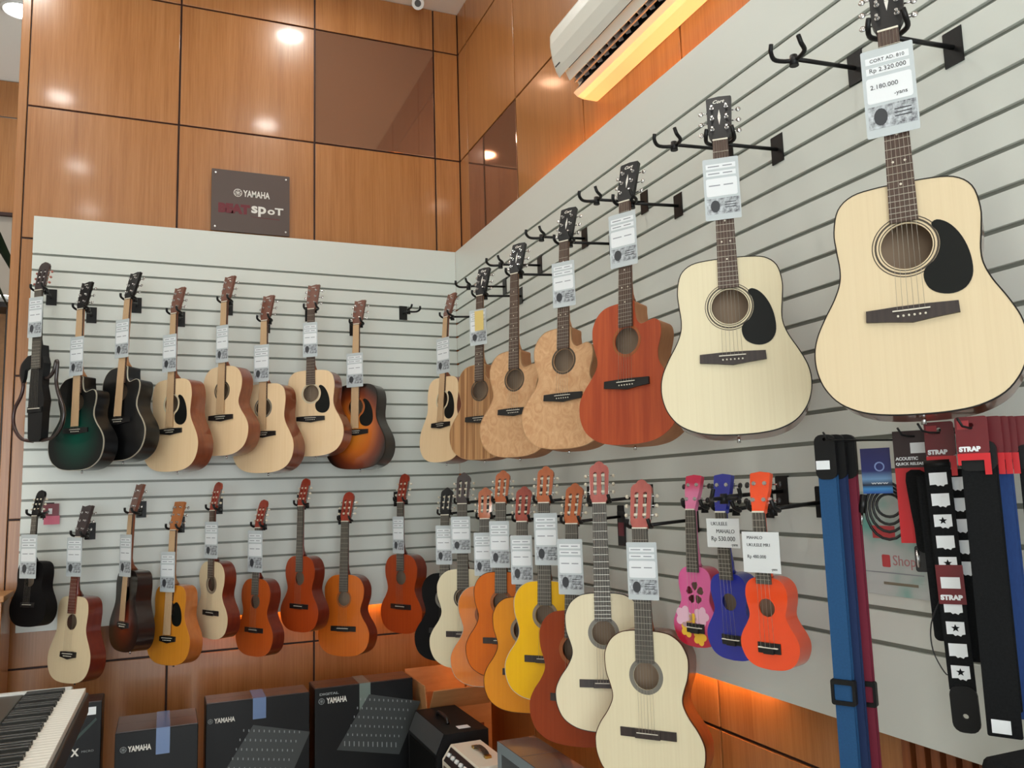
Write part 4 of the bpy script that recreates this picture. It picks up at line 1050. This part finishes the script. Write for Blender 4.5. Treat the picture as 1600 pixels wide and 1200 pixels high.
for k in range(len(hp) - 1):
    p, q = hp[k], hp[k + 1]; add_box(bm, (.018, min(p.y, q.y) - .001, min(p.z, q.z) - .001), (.042, max(p.y, q.y) + .001, max(p.z, q.z) + .003))
ho = obj('handle', finish(bm, 'handle'), mat('handle_brown', (66, 52, 40), .5), t); 
for sy in (-1, 1): obj('handle_cap', box((.015, sy * .08 - .014, .466), (.045, sy * .08 + .014, .478), .003), mat('brass', (190, 156, 84), .3, metal=1.), t)
for sy in (-1, 1): obj('foot', box((-.08, sy * .15 - .02, 0), (.08, sy * .15 + .02, .02)), M_BLACK, t)
t = empty('wrapped_carton', (-.365, -1.96, 0)); tag(t, 'grey carton in shiny plastic wrap below the brown classical guitar', 'box')
obj('body', box((-.085, -.24, 0), (.085, .24, .598), .006), mat('carton_grey', (84, 88, 90), .25, coat=1., coat_rough=.1), t)
obj('lid_flap', box((-.082, -.237, .598), (.082, -.002, .601)), mat('carton_taupe', (112, 102, 98), .25, coat=1., coat_rough=.1), t)
obj('lid_flap', box((-.082, .002, .598), (.082, .237, .601)), mat('carton_taupe'), t)
obj('edge_tape', boxes([((-.086, .2, 0), (-.0845, .2405, .6)), ((-.086, -.2, .56), (-.0845, .2, .6))]), mat('wrap_edge', (128, 140, 144), .3), t)

# ---------------------------------------------------------------- stage piano at the left
t = empty('digital_piano', (-2.13, -2.26, 1.02)); tag(t, 'black digital piano with white keys in the left foreground', 'keyboard')
t.rotation_euler = (0, 0, R(-1.0))
KL = 1.28
obj('case', box((-.26, -KL - .03, 0), (.178, -.002, .062), .006), mat('piano_case', (34, 34, 32), .4), t)
obj('control_panel', box((-.25, -KL, .062), (.012, -.028, .079), .004), mat('piano_panel', (44, 42, 36), .35), t)
obj('end_cheek', box((-.256, -.030, .062), (.135, .0, .084), .005), mat('piano_silver', (196, 198, 194), .35), t)
obj('end_cheek', box((-.256, -KL - .028, .062), (.176, -KL - .004, .084), .005), mat('piano_silver'), t)
obj('felt_strip', box((.013, -KL, .062), (.022, -.03, .078)), mat('felt_dark', (14, 14, 13), .9), t)
obj('red_disc', cyl((-.175, -.16, .079), (-.175, -.16, .092), .022, .02, 16), mat('disc_red', (150, 40, 44), .3), t)  # low round red disc on the control panel
wk = box((.023, -.0115, .064), (.172, .0115, .0815), .0015, 'white_key'); bk = box((.023, -.0062, .079), (.12, .0062, .092), .002, 'black_key')
M_WK = mat('key_white', (232, 230, 220), .25); M_BK = mat('key_black', (24, 26, 25), .3)
for k in range(52):
    yy = -.038 - .0235 * (k + .5); obj('white_key', wk, M_WK, t, (0, yy, 0))
    if (k % 7) in (0, 1, 3, 4, 5): obj('black_key', bk, M_BK, t, (0, yy - .01175, 0))
t2 = empty('keyboard_stand', (-2.15, -2.9, 0)); tag(t2, 'black metal keyboard stand under the digital piano', 'stand')
for yy in (.35, -.35):
    obj('upright', box((-.03, yy - .02, 0), (.03, yy + .02, 1.018)), M_BLACKM, t2); obj('foot', box((-.25, yy - .025, 0), (.25, yy + .025, .04)), M_BLACKM, t2)
    obj('top_arm', box((-.24, yy - .02, .99), (.17, yy + .02, 1.018)), M_BLACKM, t2)
obj('cross_bar', box((-.02, -.35, .5), (.02, .35, .54)), M_BLACKM, t2)

# ---------------------------------------------------------------- straps and packs on display pegs
def peg(y, z, L, label):
    t = empty('display_peg', (0, y, z), -math.pi / 2); tag(t, label, 'peg hook', 'display pegs with straps')
    obj('back_plate', box((-.02, -.004, -.044), (.02, 0, .02)), M_BLACKM, t)
    obj('rod', tube([(0, -.003, 0), (0, -L + .02, 0), (0, -L, .004), (0, -L - .012, .02)], .0026, 6), M_BLACKM, t)
peg(-3.52, 1.738, .25, 'thin black display peg carrying the blue strap and the cable pack')
peg(-3.775, 1.738, .22, 'thin black display peg carrying the star strap')
peg(-3.90, 1.738, .25, 'thin black display peg carrying the wide black strap')
peg(-3.655, 1.738, .15, 'thin black display peg carrying the quick release strap pack')
SA = -150
def hang(name, loc, ang=SA): return empty(name, loc, R(ang) + math.pi / 2)
M_SBLUE = wood('strap_blue', (14, 68, 112), (19, 76, 122), (200, 200, 200), .75); M_SNAVY = mat('strap_navy', (18, 42, 86), .75)
M_SBLUE2 = wood('strap_royal', (14, 50, 106), (18, 58, 116), (200, 200, 60), .75)
M_SRED2 = mat('strap_crimson', (118, 22, 48), .7); M_SBLK = wood('strap_black', (18, 19, 20), (27, 28, 29), (200, 200, 200), .8)
M_LEATH = mat('leather_black', (18, 18, 18), .5)
def strap(loc, w, h, m, label, head=.085, ang=SA, buckle=None, lab=None):
    t = hang('guitar_strap', loc, ang); tag(t, label, 'strap', 'guitar straps on display')
    obj('webbing', plate([rrect(-w / 2, -h, w / 2, -head * .7, .004)], 0, .003), m, t)
    obj('webbing', plate([rrect(-w / 2 + .003, -h + .05, w / 2 + .003, -head * .7, .004)], .008, .011), m, t)
    hp_ = rrect(-w / 2 - .004, -head, w / 2 + .004, .012, .018)
    obj('leather_end', plate([hp_, circle(0, 0, .004, 8)], -.003, .0145), M_LEATH, t)
    if lab: obj('price_label', plate([rect(-w / 2 - .002, -head + .025, w / 2 - .012, -head + .047)], -.0042, -.003), M_TAGW, t)
    if buckle:
        obj('slider_buckle', plate([rrect(-w / 2 - .007, -buckle - .03, w / 2 + .007, -buckle + .03, .006), rrect(-w / 2, -buckle - .02, w / 2, -buckle + .018, .003)[::-1]], -.006, .012), M_LEATH, t)
    return t
strap((-.236, -3.495, 1.742), .043, .86, M_SBLUE, 'blue webbing guitar strap with black leather end, nearest on its peg', buckle=.61, lab=1, head=.1)
strap((-.205, -3.495, 1.742), .043, .9, M_SNAVY, 'dark navy webbing strap directly behind the blue one', head=.1)
strap((-.172, -3.495, 1.742), .043, .95, M_SRED2, 'crimson strap edge showing behind the blue straps', head=.1, buckle=.62)
# cable pack
t = hang('cable_pack', (-.13, -3.55, 1.712)); tag(t, 'blue header card with coiled black cable hanging beside the blue strap', 'cable pack')
def space_card():
    m = mat('space_card', (24, 30, 96), .35)
    tc = nd(m, 'ShaderNodeTexCoord'); sp = nd(m, 'ShaderNodeSeparateXYZ'); lk(m, tc.outputs['Object'], sp.inputs[0])
    mr = nd(m, 'ShaderNodeMapRange'); mr.inputs['From Min'].default_value = -.11; mr.inputs['From Max'].default_value = .005
    lk(m, sp.outputs['Z'], mr.inputs['Value'])
    o = ramp(m, mr.outputs[0], [(0, (30, 60, 150)), (.12, (60, 140, 200)), (.2, (14, 16, 40)), (.33, (110, 150, 190)), (.5, (26, 34, 100)), (1, (24, 24, 84))]); lk(m, o, m.node_tree.nodes['Principled BSDF'].inputs['Base Color']); return m
obj('header_card', plate([rect(-.035, -.108, .035, .004)], 0, .001), space_card(), t)
obj('lettering', text('www', .01, .006, -.083, -.0006, .04, .004), M_TAGW, t)
obj('emblem', plate([circle(.008, -.042, .012, 14), circle(.008, -.042, .009, 14)], -.0007, 0), mat('emblem_pale', (130, 150, 200), .4), t)
for k in range(4):
    c = [(.016 + (.05 - .007 * k) * math.cos(2 * math.pi * i / 20), .006 + .007 * k, -.15 + .004 * k - (.07 - .014 * k) * math.sin(2 * math.pi * i / 20)) for i in range(20)]
    obj('cable_loop', tube(c, .0035, 6, True), M_BLACK, t)
obj('plug', cyl((-.035, .004, -.11), (-.042, .0, -.155), .009, n=10), M_BLACK, t); obj('plug_tip', cyl((-.042, 0, -.155), (-.045, 0, -.185), .003, n=8), M_CHROME, t)
# quick-release pack
t = hang('strap_pack', (-.118, -3.645, 1.722)); tag(t, 'dark card pack reading ACOUSTIC QUICK RELEASE with a red lower card', 'strap pack', 'red and black strap packs')
M_RCARD = mat('card_red', (200, 26, 34), .4); M_DCARD = mat('card_dark', (44, 22, 24), .4)
obj('header_card', plate([rect(-.036, -.058, .036, .03)], 0, .001), M_DCARD, t)
obj('lower_card', plate([rect(-.036, -.235, .036, -.058)], 0, .001), M_RCARD, t)
obj('price_label', plate([rect(.002, -.024, .034, .001)], -.001, 0), M_TAGW, t)
obj('lettering', text('ACOUSTIC', .01, -.008, -.036, -.0006, .05, .008, bold=.0004), M_TAGW, t); obj('lettering', text('QUICK RELEASE', .01, 0, -.049, -.0006, .066, .008, bold=.0004), M_TAGW, t)
obj('folded_strap', plate([crom and [(p.x, p.z) for p in crom([Vector(q) for q in [(-.008, 0, -.07), (.03, 0, -.07), (.036, 0, -.12), (.03, 0, -.2), (.034, 0, -.25), (.004, 0, -.25), (.0, 0, -.2), (-.006, 0, -.14)]], 3, True)]], -.02, -.004), M_SBLK, t)
obj('buckle_clip', plate([rrect(-.006, -.30, .03, -.24, .006)], -.014, -.004), M_BLACK, t); obj('plug_tip', cyl((.0, -.012, -.29), (.0, -.012, -.25), .005, n=8), M_CHROME, t)
# STRAP header cards
def strap_card(loc, label, words=True):
    t = hang('strap_card', loc); tag(t, label, 'header card', 'red STRAP header cards')
    obj('card', plate([rrect(-.03, -.036, .03, .04, .006), circle(0, .022, .005, 10)], 0, .001), mat('card_maroon', (104, 18, 26), .35), t)
    obj('red_band', plate([[(-.03, -.036), (-.03, -.06), (-.024, -.06), (-.024, -.05), (.018, -.05), (.018, -.08), (.03, -.08), (.03, -.036)]], 0, .001), M_RCARD, t)
    if words:
        obj('lettering', text('STRAP', .012, -.006, -.027, -.0006, .04, .011, bold=.0008), M_TAGW, t)
        obj('logo_block', plate([rect(-.026, .014, -.004, .032)], -.0007, 0), mat('card_rose', (160, 50, 54), .4), t)
strap_card((-.17, -3.775, 1.722), 'red STRAP header card above the star-patterned strap')
strap_card((-.225, -3.90, 1.722), 'red STRAP header card above the wide black strap')
for k in range(3): strap_card((-.185 + .022 * k, -3.90, 1.722), ('first', 'second', 'third')[k] + ' thin red card edge behind the card above the wide black strap', False)
strap_card((-.1, -3.935, 1.722), 'red header card at the right edge of the picture', False)
# star strap
t = hang('guitar_strap', (-.178, -3.768, 1.665)); tag(t, 'black strap with white blocks and black stars', 'strap', 'guitar straps on display')
t.rotation_euler.y = R(-1.2); t.scale.z = .96
obj('webbing', plate([rect(-.026, -.50, .026, 0)], 0, .004), M_SBLK, t)
obj('webbing', plate([rect(.004, -.44, .05, -.01)], .02, .024), M_SBLK, t)
obj('leather_end', plate([rrect(-.027, -.59, .027, -.49, .02), circle(0, -.555, .006, 10)], -.002, .006), M_LEATH, t)
obj('rear_strap', plate([rrect(-.05, -.40, .0, -.02, .012)], .03, .034), M_SBLK, t)
obj('fold', tube([(-.026, .008, .004), (.026, .008, .004)], .011, 10), M_LEATH, t)
star = [(.009 * math.cos(R(90 + 36 * k)) * (1 if k % 2 == 0 else .42), .009 * math.sin(R(90 + 36 * k)) * (1 if k % 2 == 0 else .42)) for k in range(10)]
blk = plate([[(-.018, .014), (.018, .014), (.018, -.013), (.012, -.014), (.009, -.018), (.003, -.015), (-.002, -.017), (-.006, -.013), (-.018, -.014)]], -.0008, 0); stm = plate([star], -.0014, -.0006)
for k in range(10):
    zz = -.03 - .0478 * k
    if k == 5: continue
    o = obj('white_block', blk, M_TAGW, t, (0, 0, zz))
    if k in (2, 4, 7, 9): obj('star', stm, M_SBLK, o)
    if k < 6: obj('white_block', blk, M_TAGW, t, (.03, .0195, zz - .012))
obj('brand_label', plate([rect(-.026, -.312, .028, -.225)], -.003, -.001), mat('card_maroon'), t)
obj('price_label', plate([rect(-.018, -.277, .02, -.252)], -.004, -.003), M_TAGW, t)
obj('lettering', text('STRAP', .012, 0, -.297, -.0035, .044, .012, bold=.0008), M_TAGW, t)
cb = crom([(-.024, .01, -.3), (-.05, .012, -.36), (-.052, .012, -.42), (-.03, .01, -.47), (-.02, .01, -.45)], 5); obj('cord', tube(cb, .0015, 5), M_BLACK, t)
# wide black and further straps
t = strap((-.215, -3.90, 1.70), .062, .575, M_SBLK, 'wide plain black strap hanging below a STRAP card', head=.05)
obj('price_label', plate([rect(-.022, -.568, .012, -.542)], -.001, 0), M_TAGW, t)
strap((-.15, -3.895, 1.69), .044, .54, M_SBLUE2, 'royal blue strap at the right edge behind the wide black one', head=.04)
t = strap((-.1, -3.935, 1.69), .05, .58, M_SBLK, 'rearmost black strap at the right edge of the picture', head=.04)
obj('price_label', plate([rect(-.02, -.565, .0, -.54)], -.001, 0), M_TAGW, t)
# printed sheet on the slatwall behind the packs
t = empty('printed_sheet', (-.0015, -3.452, 1.472), -math.pi / 2); tag(t, 'pale teal printed sheet with red logos on the slatwall behind the cable pack', 'poster')
def sheet_mat():
    m = mat('sheet_teal', (176, 190, 186), .35)
    o = ramp(m, noise(m, coords(m, (7, 7, 7)), 2), [(.36, (112, 178, 168)), (.5, (184, 196, 192)), (.6, (196, 202, 200))]); lk(m, o, m.node_tree.nodes['Principled BSDF'].inputs['Base Color']); return m
obj('sheet', plate([rect(-.122, -.135, .122, .135)], -.0012, 0), sheet_mat(), t)
obj('red_block', plate([rect(-.055, .012, .02, .045)], -.0018, -.001), mat('print_red', (196, 74, 78), .5), t)
obj('logo_square', plate([rrect(-.03, -.062, -.003, -.03, .004)], -.0018, -.001), mat('print_red'), t)
obj('lettering', text('Shop', .03, .042, -.047, -.0016, .072), mat('print_rose', (186, 132, 134), .5), t)
obj('dark_line', plate([rect(-.03, -.107, .08, -.1)], -.0018, -.001), mat('print_taupe', (130, 122, 104), .5), t)
obj('dark_line', plate([rect(-.09, -.078, .1, -.075)], -.0018, -.001), M_INKL, t)
# small packs hanging on hangers
t = empty('accessory_pack', (-2.32, -.012, 1.585)); tag(t, 'small black and pink accessory pack beside the small black guitar', 'accessory pack')
obj('card', plate([rect(-.035, -.02, .04, .055)], -.003, 0), mat('pack_red', (120, 46, 56), .4), t); obj('pink_card', plate([rect(-.03, -.055, .045, -.01)], -.006, -.003), mat('pack_pink', (206, 92, 118), .4), t)
obj('white_mark', plate([rect(-.01, .0, .008, .03)], -.004, -.003), M_TAGW, t)
t = empty('accessory_pack', (-.004, -2.06, 1.468), -math.pi / 2); tag(t, 'small black pack with red print beside the neck of the untagged cream guitar', 'accessory pack')
obj('card', plate([rect(-.03, -.07, .03, .07)], -.003, 0), M_BLACK, t); obj('red_print', plate([rect(-.022, -.03, .022, .025)], -.004, -.003), mat('pack_red'), t)

# padded black case top at the lower right
t = empty('speaker_cabinet', (-.22, -4.17, 0)); tag(t, 'black padded cabinet with rounded edges at the lower right corner', 'cabinet')
obj('body', box((-.14, -.26, .03), (.14, .22, 1.128), .02), M_SBLK, t)
for sx in (-1, 1):
    for sy in (-.2, .17): obj('foot', cyl((sx * .1, sy, 0), (sx * .1, sy, .032), .02, n=10), M_BLACK, t)

# ---------------------------------------------------------------- the far corner at the left
M_FRAME = mat('frame_dark', (46, 38, 34), .4)
M_SHELF = wood('shelf_wood', (168, 118, 70), (184, 132, 82), (20, 20, 40), .45)
t = empty('display_cabinet', (-3.35, 1.90, 0)); tag(t, 'tall wooden display cabinet with dark frame in the far left corner', 'cabinet')
obj('back_panel', box((-.52, .22, 0), (.52, .24, 3.09)), M_SHELF, t)
for x in (-.5, .5): obj('post', box((x - .022, -.02, 0), (x + .022, .22, 3.09), .004), M_FRAME, t)
obj('top_board', box((-.55, -.04, 3.09), (.55, .24, 3.13), .004), M_FRAME, t)
for z in (2.06, 1.62, 1.1, .6, .1): obj('shelf', box((-.478, 0, z), (.478, .22, z + .05)), S_RED, t)
for z in (1.69, 2.13): pass
t = empty('small_keyboard', (-3.1, 1.99, 1.672)); tag(t, 'small keyboard leaning on a cabinet shelf at the far left', 'keyboard')
t.rotation_euler = (R(-12), 0, 0)
obj('case', box((-.2, 0, 0), (.24, .03, .34), .004), mat('piano_panel'), t)
for k in range(9): o = obj('white_key', box((-.005, -.004, 0), (.005, 0, .12)), M_WK, t, (.20 - .03 * k, 0, .06)); o.rotation_euler = (0, R(22), 0)
t = empty('ceiling_spot', (-2.88, 1.83, 3.15)); tag(t, 'glowing spot lamp on the cabinet top at the far left', 'spot lamp')
obj('lens', cyl((0, 0, .004), (0, 0, .012), .06, n=20), mat('spot_lens', (255, 250, 240), .4, emit=(255, 248, 238), strength=8.), t); obj('rim', cyl((0, 0, -.02), (0, 0, .004), .07, n=20), M_WHITE, t)
# palm
t = empty('potted_palm', (-3.15, .85, 0)); tag(t, 'tall potted palm with drooping dark green leaves at the far left', 'plant')
obj('pot', cyl((0, 0, 0), (0, 0, .4), .16, .2, 20), mat('pot_grey', (120, 112, 104), .6), t)
obj('trunk', tube(crom([(0, 0, .38), (.03, .02, 1.2), (-.02, 0, 2.2), (0, 0, 3.1)], 5), .035, 8), wood('palm_trunk', (86, 70, 52), (104, 86, 64), (20, 20, 60), .8), t)
def leaf(a, ln, rise, wd):
    bm = bmesh.new(); c, s_ = math.cos(a), math.sin(a); rows = []
    for k in range(9):
        u = k / 8; r = ln * u; z = 3.08 + rise * math.sin(u * math.pi * .8) - .35 * u * u; w = wd * math.sin(math.pi * min(1, u * .92 + .06)) ** .7
        rows.append([bm.verts.new((c * r - s_ * w * q * .5, s_ * r + c * w * q * .5, z - q * w * .85)) for q in (-1, 0, 1)])
    for u, v in zip(rows, rows[1:]):
        for i in range(2):
            f = bm.faces.new((u[i], u[i + 1], v[i + 1], v[i])); f.smooth = True
    bmesh.ops.solidify(bm, geom=bm.faces[:], thickness=.002)
    return finish(bm, 'leaf')
M_LEAF = wood('palm_leaf', (28, 44, 26), (44, 62, 36), (20, 20, 20), .45)
for a, ln, rise, wd in ((0.1, .52, .44, .09), (-.3, .50, .2, .09), (.9, .5, .35, .08), (2., .5, .4, .05), (3.1, .55, .35, .05), (4.2, .5, .3, .05), (5.2, .48, .4, .05)):
    obj('leaf', leaf(a, ln, rise, wd), M_LEAF, t)
# wooden counter end at the left
t = empty('wooden_cabinet', (-2.78, -.18, 0)); tag(t, 'low brown wooden cabinet at the left end of the back wall', 'cabinet')
obj('body', box((-.3, -.14, 0), (.3, .14, 1.17), .003), M_PANEL, t); obj('top', box((-.31, -.15, 1.17), (.31, .15, 1.2), .004), M_SHELF, t)

# matt and satin finishes reflect little
for n_, v_ in (('strap_black', .12), ('carton_black', .25), ('black_tolex', .2), ('leather_black', .25), ('grille_black', .1), ('black_metal', .3), ('pickguard_black', .2),
               ('top_orange_deep', .3), ('top_gold', .3), ('top_yellow', .3), ('top_brown', .3), ('head_black', .3), ('satin_black', .15), ('green_burst', .25)):
    MATS[n_].node_tree.nodes['Principled BSDF'].inputs['Specular IOR Level'].default_value = v_
